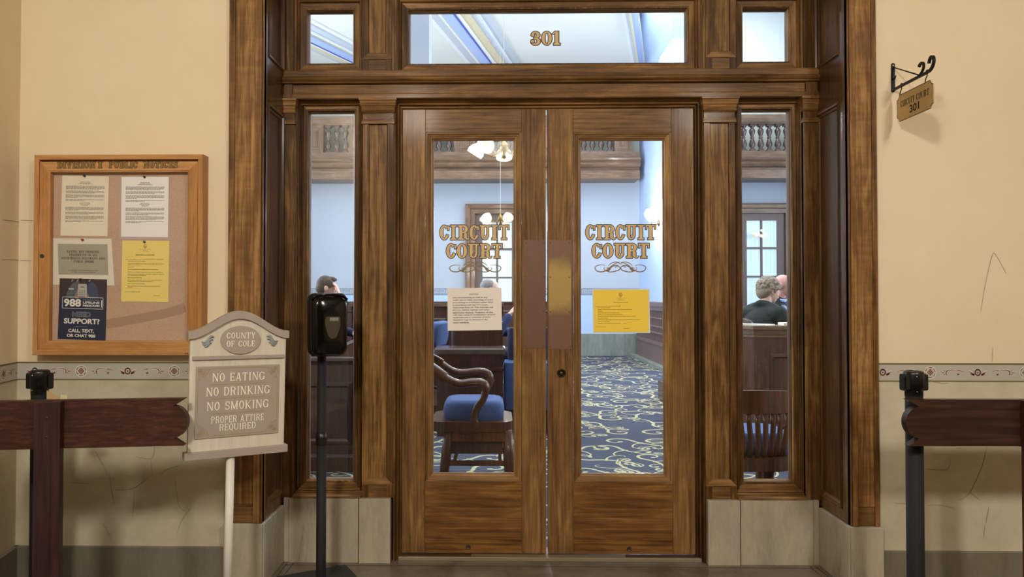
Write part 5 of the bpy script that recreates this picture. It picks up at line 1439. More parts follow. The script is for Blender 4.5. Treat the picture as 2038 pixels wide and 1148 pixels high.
# tall windows in the far wall, with sheer curtains
def far_window(name, px0, px1, gx, gz, hx, label):
    d = 16.25; Yw = dY(d)
    r = sroot(name, (C((px0+px1)/2, d), YFAR, Zd(700, d))); z0 = Zd(606, d); z1 = Zd(405, d)
    pl = Pl((0, YFAR, 0), (1, 0, 0), (0, 0, 1))
    b = MB(); fr = C(px0+19, d)-C(px0, d)
    b.frame(pl, C(px0, d), C(px1, d), z0-.25, z1, [(0, 0), (0, .14), (.03, .16), (.10, .15), (.12, .12), (fr, .11), (fr, .03)], 'LRT'); b.rect(pl, C(px0, d)+.05, C(px1, d)-.05, z0-.25, z1-.05, .012, 1)
    struct(b.build('window_frame', [CWV, CW], r))
    b = MB(); w = .05
    xs = gx; zs = gz
    A, B = C(px0, d)+fr, C(px1, d)-fr; top = z1-fr
    b.pbox(pl, A, C(xs[0][0], d), z0-.2, top, .012, w, 0); b.pbox(pl, C(xs[-1][1], d), B, z0-.2, top, .012, w, 0)
    for (p, q), (p2, q2) in zip(xs[:-1], xs[1:]): b.pbox(pl, C(q, d), C(p2, d), z0-.2, top, .012, w, 0)
    b.pbox(pl, A, B, Zd(zs[0][0], d), top, .012, w-.002, 1)
    for (p, q), (p2, q2) in zip(zs[:-1], zs[1:]): b.pbox(pl, A, B, Zd(q, d), Zd(p2, d), .012, w-.002, 1)
    struct(b.build('window_sash', [plain('grey_brown_sash', '5e4d45', .5), plain('grey_brown_sash', '5e4d45', .5)], r))
    c = thing('sheer_curtain', label, 'curtain', ((A+B)/2, YFAR-.03, z0))
    b = MB(); n = int((B-A)/.012); rr = random.Random(px0); ph = 0; vs = []
    for i in range(n+1):
        ph += rr.uniform(.35, .95); x = A+(B-A)*i/n; yy = YFAR-.020-.005*math.sin(ph)
        vs += [(x, yy, z0-.15), (x, yy, top)]
    b.add(vs, [(2*i, 2*i+2, 2*i+3, 2*i+1) for i in range(n)], 0, True)
    b.build('sheer_cloth', [SHEER], c)
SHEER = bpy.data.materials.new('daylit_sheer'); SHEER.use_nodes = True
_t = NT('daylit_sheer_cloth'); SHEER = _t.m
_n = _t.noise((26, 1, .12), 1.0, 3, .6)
_t.l(_t.ramp(_n, [(.35, 'a8cbe6'), (.5, 'cfe6f5'), (.65, 'eef8fc')]), _t.b.inputs['Emission Color']); _t.b.inputs['Emission Strength'].default_value = .55; _t.base('b0c4d2')  # daylight behind the cloth painted in as a streaked glow
far_window('window_6', 926, 1053, [(960, 987.5), (991.5, 1018.7)], [(441, 493), (497.5, 550.5), (553.5, 600)], None, 'pale blue sheer curtain in the window left of the pier')
far_window('window_7', 1453, 1581, [(1486.7, 1514.3), (1518, 1546.8)], [(438.5, 491.5), (495.5, 548.5), (552, 598)], None, 'pale blue sheer curtain in the window right of the pier')
# radiator screen along the pier
rs_x = 3.0; sy0, sy1 = dY(13.25), dY(16.2)
rs = thing('radiator_screen', 'brown slatted radiator screen along the pier on the right', 'radiator screen', (rs_x, (sy0+sy1)/2, 0))
pr = Pl((rs_x, 0, 0), (0, -1, 0), (0, 0, 1))
RSW = plain('radiator_screen_wood', '6b5550', .5, 0, .08, 20)
b = MB(); b.pbox(pr, -sy1, -sy0, .06, .40, -.11, 0); b.pbox(pr, -sy1, -sy0, .40, .46, -.11, .03); b.build('base_panel', [RSW], rs)
b = MB(); b.pbox(pr, -sy1, -sy0, 1.12, 1.20, -.115, .04); b.pbox(pr, -sy1, -sy0, 1.04, 1.12, -.11, .01); b.build('top_shelf', [RSW], rs)
b = MB(); b.pbox(pr, -sy1, -sy0, .46, 1.04, -.11, -.09); b.build('dark_back', [plain('grille_dark', '3a2f2d', .8)], rs)
b = MB()
for i in range(34):
    u = -sy1+.04+(sy1-sy0-.08)*i/33; b.pbox(pr, u-.016, u+.016, .46, 1.04, -.05, -.01)
for z in (.62, .74, .90): b.pbox(pr, -sy1, -sy0, z-.015, z+.015, -.04, 0)
b.build('grille', [RSW], rs)
b = MB(); b.pbox(pr, -sy1, -sy0+.3, .0, .06, -.11, .12); struct(b.build('trim_pier_base', [MATS['court_grey_marble']]))

# lamps
OPAL = emit('opal_lamp_glass', 'fbe9cc', .6)
BRS = plain('lamp_brass', '8d7547', .35, .8)
def chandelier(label, px, py, d, k=1.0, n=5, rotz=0.3, power=60):
    x, yv, z = C(px, d), dY(d), Zd(py, d)
    r = thing('chandelier', label, 'chandelier', (x, yv, z), rotz)
    b = MB(); b.lathe((0, 0, 0), [(.001, -.10*k), (.03*k, -.08*k), (.02*k, -.03*k), (.06*k, .02*k), (.05*k, .08*k), (.018*k, .12*k), (.005, .16*k), (.0001, .17*k)], 16); b.build('hub', [BRS], r, local=True)
    b = MB(); b.lathe((0, 0, 0), [(.0028, .15*k), (.0028, HCT-z-.04), (.07, HCT-z-.03), (.07, HCT-z), (.0001, HCT-z)], 12); b.build('hanging_rod', [plain('pale_lamp_rod', 'c9ccc8', .5)], r, local=True)
    for i in range(n):
        a = 2*PI*i/n; ca, sa = math.cos(a), math.sin(a); R_ = .30*k
        b = MB(); b.tube([(ca*t, sa*t, q) for t, q in spline([(.03*k, .03*k), (.14*k, -.05*k), (.26*k, .02*k), (R_, .11*k), (R_+.01*k, .12*k)], 5)], .009*k, 8); b.build('arm', [BRS], r, local=True)
        b = MB(); ax = Vector((ca*.55, sa*.55, -.83)); c = Vector((ca*R_, sa*R_, .11*k))
        b.lathe(c, [(.028*k, 0), (.05*k, .02*k), (.085*k, .06*k), (.105*k, .11*k), (.100*k, .155*k), (.096*k, .155*k), (.02*k, .04*k), (.0001, .03*k)], 20, 0, ax); b.build('shade', [OPAL], r, local=True)
    point('chandelier_light', (x, yv, z-.85), power, (1, .95, .86), .15)
    return r
chandelier('chandelier with white tulip shades nearest behind the left door glass', 1003, 300, 9.0)
chandelier('smaller looking chandelier standing in for a window reflection in the left door glass', 996, 438, 14.0, .95, 5, .1)  # modelled in place of a lamp reflection in the window glass
xw, zw = C(1516, 16.1), Zd(466, 16.1)
wl = thing('window_reflection', 'three white shades standing in for a chandelier reflection in the right window', 'wall lamp', (xw, YFAR-.05, zw))  # object added where the window panes only mirror a chandelier
b = MB(); b.tube([(xw, YFAR-.05, zw), (xw, YFAR-.12, zw-.02), (xw, YFAR-.18, zw+.0)], .012, 8); b.tube([(xw-.11, YFAR-.16, zw), (xw+.06, YFAR-.16, zw)], .010, 8); b.build('bracket', [BRS], wl)
for dx_, dz_, rr_ in ((-.115, -.01, .085), (.055, -.035, .075), (.03, .085, .045)):
    b = MB(); b.lathe((xw+dx_, YFAR-.17, zw+dz_-rr_*.6), [(.02, 0), (rr_*.8, rr_*.25), (rr_*1.1, rr_*.7), (rr_*.9, rr_*1.05), (.0001, rr_*1.15)], 16); b.build('shade', [OPAL], wl)
xs, ys, zs = PX0-.13, dY(14.4), Zd(436, 14.4)
sc = thing('wall_sconce', 'glowing white wall lamp on the pale blue pier', 'wall lamp', (PX0, ys, zs))
b = MB(); b.lathe((PX0-.002, ys, zs-.08), [(.06, 0), (.06, .012), (.02, .03), (.0001, .03)], 18, 0, (-1, 0, 0)); b.build('back_plate', [BRS], sc)
b = MB(); b.tube([Vector(p) for p in spline([(PX0-.02, ys, zs-.08), (PX0-.09, ys, zs-.14), (PX0-.15, ys, zs-.10), (PX0-.15, ys, zs-.04)], 5)], .012, 8); b.build('arm', [BRS], sc)
b = MB(); b.lathe((PX0-.15, ys, zs-.05), [(.03, 0), (.08, .03), (.125, .11), (.13, .17), (.09, .24), (.0001, .26)], 22); b.build('globe_shade', [emit('bright_globe', 'fdf8ff', 4.0)], sc)
point('sconce_light', (PX0-.40, ys, zs+.1), 80, (.92, .95, 1), .12)

# ================================================================== furniture
# platforms the benches stand on
b = MB(); b.box(-4.5, .6, dY(7.35), dY(10.2), 0, .24); struct(b.build('floor_platform_left', [CWD]))
b = MB(); b.box(2.06, 5.6, dY(6.72), dY(9.6), 0, .24); struct(b.build('floor_platform_right', [CWD]))
def panelled(b, pl, u0, u1, v0, v1, n, mi=0):
    w = (u1-u0)/n
    for i in range(n): b.frame(pl, u0+w*i+.07, u0+w*(i+1)-.07, v0+.10, v1-.08, [(0, .001), (.012, .010), (.03, .012), (.045, .002), (.05, -.006)], 'LRTB', mi, mi)
# jury box front seen in the left sidelight
YA = dY(5.6); zA = Zd(712, 5.6)
jb = thing('jury_box', 'dark panelled jury box front with moulded rail behind the left sidelight', 'jury box', (-1.8, YA, 0))
b = MB(); b.box(-2.7, -1.02, YA, YA+.06, .0, zA-.05); panelled(b, Pl((0, YA, 0), (1, 0, 0), (0, 0, 1)), -2.7, -1.02, .1, zA-.10, 2); b.build('front_panel', [CWD], jb)
b = MB(); b.ext([(YA-.05, zA-.02), (YA-.045, zA), (YA+.09, zA), (YA+.09, zA-.03), (YA+.06, zA-.055), (YA-.005, zA-.055), (YA-.02, zA-.03)], -2.74, -.99, 'X'); b.build('top_rail', [CWD], jb)
b = MB(); b.ext([(YA-.02, .0), (YA-.02, .11), (YA, .13), (YA, .0)], -2.7, -1.02, 'X'); b.build('base', [CWD], jb)
# sloping stair rail behind it
sr = thing('sloping_rail', 'sloping timber rail with pale top behind the jury box front', 'rail', (-1.6, dY(6.3), 0))
b = MB(); d_ = 6.3; ya = dY(d_); b.slab(Pl((0, ya, 0), (1, 0, 0), (0, 0, 1)), [(C(560, d_), .02), (C(715, d_), .02), (C(715, d_), Zd(674, d_)), (C(560, d_), Zd(742, d_))], -.04, 0); b.build('panel', [CWV], sr)
b = MB(); b.slab(Pl((0, ya, 0), (1, 0, 0), (0, 0, 1)), [(C(555, d_), Zd(746, d_)), (C(716, d_), Zd(676, d_)), (C(716, d_), Zd(670, d_)), (C(555, d_), Zd(740, d_))], -.06, .03); b.build('hand_rail', [plain('worn_pale_rail', '9c9aa0', .3, 0, .05, 20, coat=.4)], sr)['label'] = 'pale shiny rail top'
# the box end seen behind the chair in the left door
YB = dY(7.0); xb0, xb1 = C(870, 7.0), C(1001, 7.0); zB = Zd(692, 7.0)
wb = thing('witness_box', 'dark panelled box with a shiny moulded top behind the armchair', 'witness box', ((xb0+xb1)/2, YB, 0))
b = MB(); b.box(xb0, xb1, YB, YB+.30, 0, zB-.05); panelled(b, Pl((0, YB, 0), (1, 0, 0), (0, 0, 1)), xb0, xb1, .0, zB-.22, 1); b.build('body', [CWD], wb)
b = MB(); b.ext([(YB-.05, zB-.015), (YB-.04, zB), (YB+.33, zB), (YB+.33, zB-.05), (YB-.01, zB-.06)], xb0-.02, xb1+.02, 'X'); b.build('moulded_top', [plain('polished_brown_top', '6c5a57', .2, 0, .08, 20, coat=.8)], wb)
b = MB(); b.ext([(YB-.02, zB-.215), (YB-.02, zB-.19), (YB, zB-.18), (YB, zB-.22)], xb0-.005, xb1+.005, 'X'); b.build('bead', [CWD], wb)
b = MB(); b.box(C(908, 7.32), C(1000, 7.32), YB+.30, YB+.36, zB-.05, Zd(640, 7.32)); b.build('back_panel', [CWD], wb)
# back rail of the jury box
YJ = dY(8.9); zj = Zd(603, 8.9)
jr = thing('wooden_screen', 'tall dark panelled screen behind the seated grey haired man', 'screen', (-.8, YJ, .24))
b = MB(); b.box(-1.75, C(1001, 8.9), YJ, YJ+.06, .24, zj-.04); panelled(b, Pl((0, YJ, 0), (1, 0, 0), (0, 0, 1)), -1.75, C(1001, 8.9), .3, zj-.1, 3); b.build('panelling', [CWD], jr)
b = MB(); b.box(-1.78, C(1003, 8.9), YJ-.03, YJ+.09, zj-.04, zj); b.build('cap_rail', [CW], jr)

# upholstered swivel seats
def blue_seat(label, x, d, z, rotz, w=.5, hb=.42, fz=0.0):
    r = thing('padded_chair', label, 'chair', (x, dY(d), fz), rotz)
    def cush(W, D, Hh, M, mats, nm, rad=.045):
        b = MB(); rings = []
        for t, s in ((0, .86), (.12, .97), (.35, 1), (.65, 1), (.88, .97), (1, .86)):
            rings.append([M @ Vector((a*s, c*s, Hh*t)) for a, c in rrect(D, W, rad, 5)])
        b.loft(rings); return b.build(nm, mats, r, local=True)
    cush(w, .48, .10, Matrix.Translation((0, 0, z-.10)), [BLUEF], 'seat')
    cush(w*.96, hb, .09, Matrix.Translation((-.25, 0, z+.06+hb/2)) @ Matrix.Rotation(math.radians(82), 4, 'Y') @ Matrix.Translation((0, 0, -.045)), [BLUEF], 'backrest', .07)
    b = MB(); b.lathe((0, 0, 0), [(.03, .06), (.03, z-.10), (.0001, z-.10)], 14); b.build('pedestal', [CHROME], r, local=True)
    b = MB()
    for i in range(5):
        a = 2*PI*i/5; b.tube([(0, 0, .07), (.15*math.cos(a), .15*math.sin(a), .06), (.27*math.cos(a), .27*math.sin(a), .03)], [.028, .022, .016], 8)
    b.build('star_base', [BLACKM], r, local=True)
    for s in (-1, 1):
        b = MB(); b.tube([(-.2, s*(w/2+.02), z), (-.18, s*(w/2+.03), z+.2), (.12, s*(w/2+.03), z+.2), (.16, s*(w/2+.02), z)], .016, 8); b.build('armrest', [plain('grey_arm_metal', '8d9094', .3, .7)], r, local=True)
    return r
blue_seat('blue padded seat with pale metal arms at the left edge of the left door glass', C(876, 8.35)-.25, 8.35, .46, PI-.25, .5, .28, .24)
xu0, xu1, du = C(1002, 7.12), C(1002, 7.12)+.66, 7.12
ub = thing('upholstered_bench', 'blue upholstered bench right of the dark panelled box, partly hidden by the door', 'bench', ((xu0+xu1)/2, dY(du)+.25, 0))
def pad(b, x0, x1, y0, y1, z0, z1, r=.035):
    b.loft([[Vector(((x0+x1)/2+a*s_, (y0+y1)/2+c*s_, z0+(z1-z0)*t)) for a, c in rrect(x1-x0, y1-y0, r, 5)] for t, s_ in ((0, .95), (.08, 1), (.92, 1), (1, .95))])
b = MB(); pad(b, xu0, xu1, dY(du), dY(du)+.42, Zd(815, du), Zd(722, du)); b.build('seat_block', [BLUEF], ub)
b = MB(); b.box(xu0+.02, xu1-.02, dY(du)+.03, dY(du)+.40, 0, Zd(814, du)); b.build('plinth', [BLACKM], ub)
b = MB(); pad(b, C(1011, du), xu1, dY(du)+.32, dY(du)+.42, Zd(724, du), Zd(655, du)); b.build('back_cushion', [plain('navy_upholstery', '222c4c', .85, 0, .1, 30)], ub)

# the captain's armchair behind the left door
dn, df = 5.14, 5.62; yn, yf_ = dY(dn), dY(df)
ac = thing('armchair', 'wooden captain armchair with a blue cushion behind the left door', 'chair', (C(948, 5.4), dY(5.4), 0))
near = [P(a, c, yn) for a, c in ((951, 852), (944, 832), (949, 812), (962, 794), (967, 774), (960, 762), (938, 761), (912, 763), (886, 751), (866, 736))]
far = [P(a, c, yf_) for a, c in ((966, 800), (962, 790), (968, 775), (976, 758), (972, 743), (952, 738), (920, 741), (900, 737), (880, 724), (864, 715))]
b = MB()
bk = [near[-1]+Vector((-.10, .05, .06)), Vector((C(822, 5.4), dY(5.38), .90)), far[-1]+Vector((-.10, -.05, .05))]
arm_n = [Vector(p) for p in spline(near, 5)]; arm_f = [Vector(p) for p in spline(far, 5)]
nn = len(arm_n)
b.tube(arm_n, [.030 if i < nn*.42 else .034 for i in range(nn)], 10, 0, .62); b.build('arm', [CHW], ac)
b = MB(); b.tube(arm_f, [.030]*len(arm_f), 10, 0, .62); b.build('arm', [CHW], ac)
b = MB(); b.tube([Vector(p) for p in spline([near[-2], near[-1]]+bk+[far[-1], far[-2]], 6)], .042, 10, 0, .55); b.build('back_rail', [CHW], ac)
sx0, sx1 = C(868, 5.4), C(1020, 5.2); zs0, zs1 = .375, .455
def seat_out(x0, x1, y0, y1, r): return [(a+(x0+x1)/2, c+(y0+y1)/2) for a, c in rrect(x1-x0, y1-y0, r, 8)]
b = MB(); so = seat_out(sx0-.02, sx1, yn-.02, yf_+.03, .10)
pz = Pl((0, 0, 0), (1, 0, 0), (0, 1, 0))
b.slab(pz, so, zs0+.012, zs1, 0); b.build('seat', [CHW], ac, bevel=.014)
b = MB(); cx0, cx1 = C(886, 5.4), C(1002, 5.3)
rings = []
for t, s in ((0, .95), (.15, 1.0), (.5, 1.02), (.8, .98), (.95, .90), (1, .78)):
    rings.append([Vector(((cx0+cx1)/2+(a-(cx0+cx1)/2)*s, (yn+yf_)/2+(c-(yn+yf_)/2)*s, zs1+(.135)*t)) for a, c in seat_out(cx0, cx1, yn+.04, yf_-.03, .09)])
b.loft(rings); b.build('cushion', [BLUEF], ac)
for i in range(7):
    t = i/6; px_ = Vector((C(838, 5.4)-.02*math.sin(PI*t), yn+.02+(yf_-yn-.04)*t, 0)); ang_ = .05
    b = MB(); b.tube([(px_.x+.05, px_.y, zs1-.01), (px_.x+.03, px_.y, .62), (px_.x-.02, px_.y, .87)], [.012, .014, .012], 8); b.build('back_slat', [CHW], ac)
for k2, (x, yv) in enumerate(((C(893, dn), yn+.02), (C(1010, dn), yn+.02), (C(893, df)+.02, yf_-.02), (C(1006, df), yf_-.02))):
    lean = -.045 if k2 in (0, 2) else .02
    b = MB(); b.tube([(x, yv, zs0+.02), (x+lean*.5, yv, .19), (x+lean, yv, 0.0)], [.034, .034, .030], 10, 0, 1.0); b.build('leg', [CHW], ac)
for yv in (yn+.02, yf_-.02):
    b = MB(); b.box(C(890, 5.2), C(1008, 5.2), yv-.010, yv+.010, .150, .185); b.build('stretcher', [CHW], ac)
b = MB(); b.box(C(885, 5.2), C(1012, 5.2), yn+.0, yn+.03, zs0-.055, zs0+.015); b.build('apron', [CHW], ac)
b = MB(); b.box(C(895, 5.2), C(1000, 5.2), yn+.05, yf_-.05, zs0-.15, zs0+.01); b.build('underseat_dark_box', [CWD], ac)  # dark box added for the underframe and the shade beneath the seat
for xx in (C(905, 5.2), C(995, 5.2)):
    b = MB(); b.box(xx-.012, xx+.012, yn+.03, yf_-.03, .155, .18); b.build('cross_stretcher', [CHW], ac)

# slat-back chair behind the right sidelight
yc = dY(4.20); cxr = 1.70; ccx = cxr-.255
sb = thing('slat_back_chair', 'wooden slat back chair with a blue cushion behind the right sidelight', 'chair', (ccx, yc+.25, 0))
zt_, zc0, zse, zsb = Zd(775, 4.2), Zd(821, 4.2), Zd(908, 4.2), Zd(934, 4.2)
def bow(x, k=.075): t = (x-ccx)/.255; return yc+.0+k*t*t
b = MB(); rings = []
n = 20
for i in range(n+1):
    x = ccx-.255+.51*i/n; yy = bow(x); dz = -.012*((x-ccx)/.255)**2
    rings.append([Vector((x, yy-.012, zc0)), Vector((x, yy+.014, zc0)), Vector((x, yy+.010, zt_+dz)), Vector((x, yy-.010, zt_+dz))])
b.loft(rings, smooth=False); b.build('crest_rail', [CHW], sb, smooth_angle=40)
for px in [1553-16.2*i for i in range(9)]+[1569]:
    x = C(px, 4.2)-.005
    if x < ccx-.25: continue
    yy = bow(x); xb = ccx+(x-ccx)*.86
    b = MB(); b.tube([(x, yy+.002, zc0+.02), (x-.002, yy-.008, zc0-.05), (xb+.003, yy-.012, zse+.06), (xb, yy+.02, zse-.02)], .0155, 10, 0, .45, (1, 0, 0)); b.build('back_slat', [CHW], sb)
b = MB(); so = [(a+ccx, c+yc+.235) for a, c in rrect(.51, .50, .16, 8)]
b.slab(pz, so, zsb, zse, 0); b.build('seat', [CHW], sb, bevel=.018)
b = MB(); rings = []
for t, s in ((0, .94), (.2, 1.0), (.6, 1.0), (.9, .93), (1, .84)): rings.append([Vector((ccx+.02+a*s, yc+.27+c*s, zse+.12*t)) for a, c in rrect(.52, .42, .11, 6)])
b.loft(rings); b.build('cushion', [BLUEF], sb)
b = MB(); b.lathe((ccx+.115, yc+.12, 0), [(.026, 0), (.030, zsb*.5), (.032, zsb), (.0001, zsb)], 12) ; b.build('leg', [CHW], sb)
for dx, dy in ((-.17, .10), (-.17, .40), (.17, .42)):
    b = MB(); b.lathe((ccx+dx, yc+dy, 0), [(.022, 0), (.028, zsb*.5), (.030, zsb), (.0001, zsb)], 12); b.build('leg', [CHW], sb)

# clerk's bench on the right
BNW = wood('bench_wood', 'Z', '3b261c', '573a2b', '704e3a', rough=.3, coat=.3, curly=.1)
YK = dY(6.6); zk = Zd(648, 6.6); xk = C(1497, 6.6)
kb = thing('clerk_bench', 'brown timber clerk bench with a moulded top behind the right sidelight', 'bench', (3.4, YK, 0))
b = MB(); b.add([(xk, YK, 0), (5.2, YK, 0), (5.2, YK+.08, 0), (xk-.02, YK+.08, 0), (xk-.30, YK+.55, 0), (xk-.34, YK+.52, 0)]+[(xk, YK, zk-.06), (5.2, YK, zk-.06), (5.2, YK+.08, zk-.06), (xk-.02, YK+.08, zk-.06), (xk-.30, YK+.55, zk-.06), (xk-.34, YK+.52, zk-.06)], [(0, 1, 7, 6), (1, 2, 8, 7), (2, 3, 9, 8), (3, 4, 10, 9), (4, 5, 11, 10), (5, 0, 6, 11), (6, 7, 8, 9, 10, 11)])
panelled(b, Pl((0, YK, 0), (1, 0, 0), (0, 0, 1)), xk+.06, xk+1.2, .05, zk-.16, 1); b.build('front', [BNW], kb)
b = MB()
for dz0, dz1, e in ((-.03, 0, .045), (-.075, -.03, .025), (-.10, -.075, .012)):
    p = [(xk-.34-e, YK+.52-e*.4), (xk-e*.5, YK-e), (5.2, YK-e), (5.2, YK+.34), (xk+.12, YK+.34), (xk-.20, YK+.62)]
    b.slab(pz, p, zk+dz0, zk+dz1, 0)
b.build('moulded_top', [CW], kb)
b = MB(); b.box(xk, 5.2, YK-.02, YK, 0, .12); b.build('base', [CWD], kb)
def loose(label, pts, z, th=.004, tilt=0, cat='papers'):
    c = Vector((sum(p[0] for p in pts)/len(pts), sum(p[1] for p in pts)/len(pts), z))
    b = MB(); b.slab(pz, pts, z, z+th, 0); o = b.build('paper_stack', [PAPER], None, origin=c)
    return tag(o, label, cat)
loose('white papers lying at the left end of the clerk bench', [(xk-.14, YK+.16), (xk+.10, YK+.0), (xk+.22, YK+.10), (xk-.02, YK+.30)], zk+.0005, .012)
loose('white papers on the bench in front of the bald man', [(C(1553, 6.75), YK+.12), (C(1585, 6.75), YK+.10), (C(1590, 6.75), YK+.32), (C(1556, 6.75), YK+.30)], zk+.0005, .02)

# ================================================================== people
def tcap(b, p, q, r0, r1, n=14):
    """a tapered limb with rounded ends"""
    p, q = Vector(p), Vector(q); b.tube([p+(q-p)*(i/6) for i in range(7)], [r0+(r1-r0)*i/6 for i in range(7)], n); b.ball(p, r0, n=n, m=8); b.ball(q, r1, n=n, m=8)
def limb(b, pts, rs):
    for (p, q, r0, r1) in zip(pts[:-1], pts[1:], rs[:-1], rs[1:]): tcap(b, p, q, r0, r1)
def hand(b, w, d, up):
    """palm, four bent fingers of different length and a thumb, from wrist w towards d"""
    w, d, up = Vector(w), Vector(d).normalized(), Vector(up).normalized(); s = d.cross(up).normalized(); up = s.cross(d)
    M = Matrix((d, s, up)).transposed()
    b.ball(w+d*.045, .050, .040, .017, n=14, m=8, rot=M)
    for i, L in enumerate((.070, .080, .076, .060)):
        o = w+d*.080+s*(.027-.018*i); m = o+d*L*.5-up*.006; e = m+d*L*.42-up*.020
        limb(b, [o-d*.02, m, e], [.0095, .0088, .0075])
    o = w+d*.025+s*.034; m = o+d*.030+s*.026-up*.008; e = m+d*.032+s*.004-up*.008
    limb(b, [o, m, e], [.012, .0105, .0085])
def person(label, loc, rotz, skin, parts, head_rot=(0, 0, 0), arms=None, lean=0.0, hair=None, hair_col='4a3a30', foot_z=-.45, dark_trousers='23242c'):
    """a seated figure facing +X: hips at the origin"""
    r = thing('person', label, 'person', loc, rotz)
    Ln = Matrix.Rotation(lean, 4, 'Y')
    HM = Ln @ Matrix.Translation((.02, 0, .60)) @ Matrix.Rotation(head_rot[2], 4, 'Z') @ Matrix.Rotation(head_rot[0], 4, 'Y') @ Matrix.Rotation(head_rot[1], 4, 'X')
    h = lambda x, y, z: HM @ Vector((x, y, z))
    Rh = HM.to_3x3(); t = lambda x, y, z: Ln @ Vector((x, y, z))
    arms = arms or {}
    A = {}
    for s, nm in ((-1, 'R'), (1, 'L')):
        sh = t(0, s*.185, .475); d = arms.get(nm, ((.12, s*.25, .20), (.36, s*.14, .17)))
        A[nm] = (sh, Vector(d[0]), Vector(d[1]))
    def torso(b, g=0):
        Rl = Ln.to_3x3()
        b.ball(t(0, 0, .06), .125+g, .165+g, .13+g, rot=Rl); b.ball(t(0, 0, .22), .112+g, .150+g, .18+g, rot=Rl); b.ball(t(.005, 0, .36), .120+g, .175+g, .17+g, rot=Rl)
        tcap(b, t(-.01, -.155, .465), t(-.01, .155, .465), .066+g, .066+g)
        limb(b, [t(-.005, -.12, .50), t(.0, 0, .535), t(-.005, .12, .50)], [.05+g, .056+g, .05+g])
    def legs(b, g=0):
        for s in (-1, 1):
            limb(b, [(0.02, s*.09, 0), (.43, s*.11, .0), (.44, s*.11, foot_z+.09)], [.092+g, .062+g, .043+g])
    b = MB(); torso(b); legs(b)
    for s in (-1, 1): b.ball((.49, s*.11, foot_z+.045), .12, .045, .042)
    limb(b, [t(.0, 0, .50), h(.0, 0, .03)], [.060, .054])
    # head
    b.ball(h(0, 0, .125), .096, .077, .098, rot=Rh); b.ball(h(.038, 0, .085), .060, .060, .075, rot=Rh); b.ball(h(.056, 0, .048), .040, .044, .040, rot=Rh); b.ball(h(.075, 0, .028), .020, .024, .018, rot=Rh)
    b.ball(h(.082, 0, .125), .016, .045, .012, rot=Rh); limb(b, [h(.088, 0, .118), h(.106, 0, .088)], [.010, .014])
    b.ball(h(.088, 0, .062), .014, .024, .007, rot=Rh); b.ball(h(.087, 0, .050), .013, .021, .007, rot=Rh)
    for s in (-1, 1):
        b.ball(h(.064, s*.034, .092), .026, .022, .022, rot=Rh)
        b.ball(h(-.006, s*.078, .098), .020, .009, .034, rot=Rh)
    for nm, (sh, el, wr) in A.items():
        limb(b, [sh, el, wr], [.054, .043, .028]); d = (wr-el).normalized()
        hd = arms.get(nm+'h', (d, (0, 0, 1))); hand(b, wr, hd[0], hd[1])
    body = remesh(b, .0065, 2).build('body', [skin], r, local=True)
    b = MB()
    for s in (-1, 1): b.ball(h(.084, s*.031, .103), .011, .013, .008, n=10, m=8, rot=Rh)
    b.build('eyes', [plain('eye_dark', '2a2422', .2)], r, local=True)
    b = MB(); legs(b, .014); b.ball((0, 0, .02), .142, .178, .12); remesh(b, .010, 2).build('trousers', [plain('dark_trousers', dark_trousers, .85)], r, local=True)
    for nm, matl, kind in parts:
        b = MB()
        if kind == 'jacket':
            torso(b, .020)
            for a, (sh, el, wr) in A.items(): limb(b, [sh, el, el+(wr-el)*.86], [.074, .060, .046])
            limb(b, [t(-.045, -.06, .545), t(-.060, 0, .565), t(-.045, .06, .545)], [.030, .034, .030])
            remesh(b, .009, 2).build(nm, [matl], r, local=True)
        elif kind == 'collar':
            b = MB(); b.tube([t(.010+.068*math.cos(2*PI*i/20), .068*math.sin(2*PI*i/20), .555+.018*math.cos(2*PI*i/20+PI)) for i in range(21)], .018, 8); 
            b.slab(Pl(t(.146, 0, .20), (0, 1, 0), (0, 0, 1)), [(-.05, 0), (.05, 0), (.075, .30), (.0, .27), (-.075, .30)], -.04, 0)
            b.build(nm, [matl], r, local=True)
        elif kind == 'tie':
            b = MB(); b.slab(Pl(t(.150, 0, .18), (0, 1, 0), (-.16, 0, 1)), [(-.02, 0), (.02, 0), (.046, .05), (.020, .31), (.026, .345), (-.026, .345), (-.020, .31), (-.046, .05)][::1], -.006, .004)
            b.build(nm, [matl], r, local=True)
    if hair:
        b = MB(); rr = random.Random(3)
        if hair == 'short':
            b.ball(h(-.012, 0, .145), .098, .082, .092, rot=Rh); b.ball(h(-.045, 0, .105), .066, .076, .085, rot=Rh); b.ball(h(.05, 0, .205), .050, .052, .028, rot=Rh); b.ball(h(.078, .01, .205), .030, .036, .020, rot=Rh)
            for s in (-1, 1): b.ball(h(.012, s*.070, .150), .050, .016, .050, rot=Rh)
        elif hair == 'curls':
            b.ball(h(-.025, 0, .145), .104, .092, .096, rot=Rh); b.ball(h(-.055, 0, .085), .066, .080, .085, rot=Rh)
            for i in range(210):
                th = rr.uniform(0, 2*PI); ph = rr.uniform(-1.0, 1.35)
                q = Vector((-.02+.108*math.cos(ph)*math.cos(th), .095*math.cos(ph)*math.sin(th), .135+.100*math.sin(ph)))
                if q.x > .055 and q.z < .17: continue
                if q.x > .01 and q.z < .12: continue
                if q.x > -.03 and q.z < .08: continue
                b.ball(h(*q), rr.uniform(.013, .022), n=8, m=6)
        elif hair == 'fringe':
            b.ball(h(-.045, 0, .100), .068, .081, .070, rot=Rh)
            for s in (-1, 1): b.ball(h(-.004, s*.068, .125), .055, .016, .036, rot=Rh)
        elif hair == 'grey':
            b.ball(h(-.020, 0, .140), .094, .081, .085, rot=Rh); b.ball(h(-.048, 0, .100), .062, .076, .078, rot=Rh)
        b2 = remesh(b, .005 if hair == 'curls' else .006, 1)
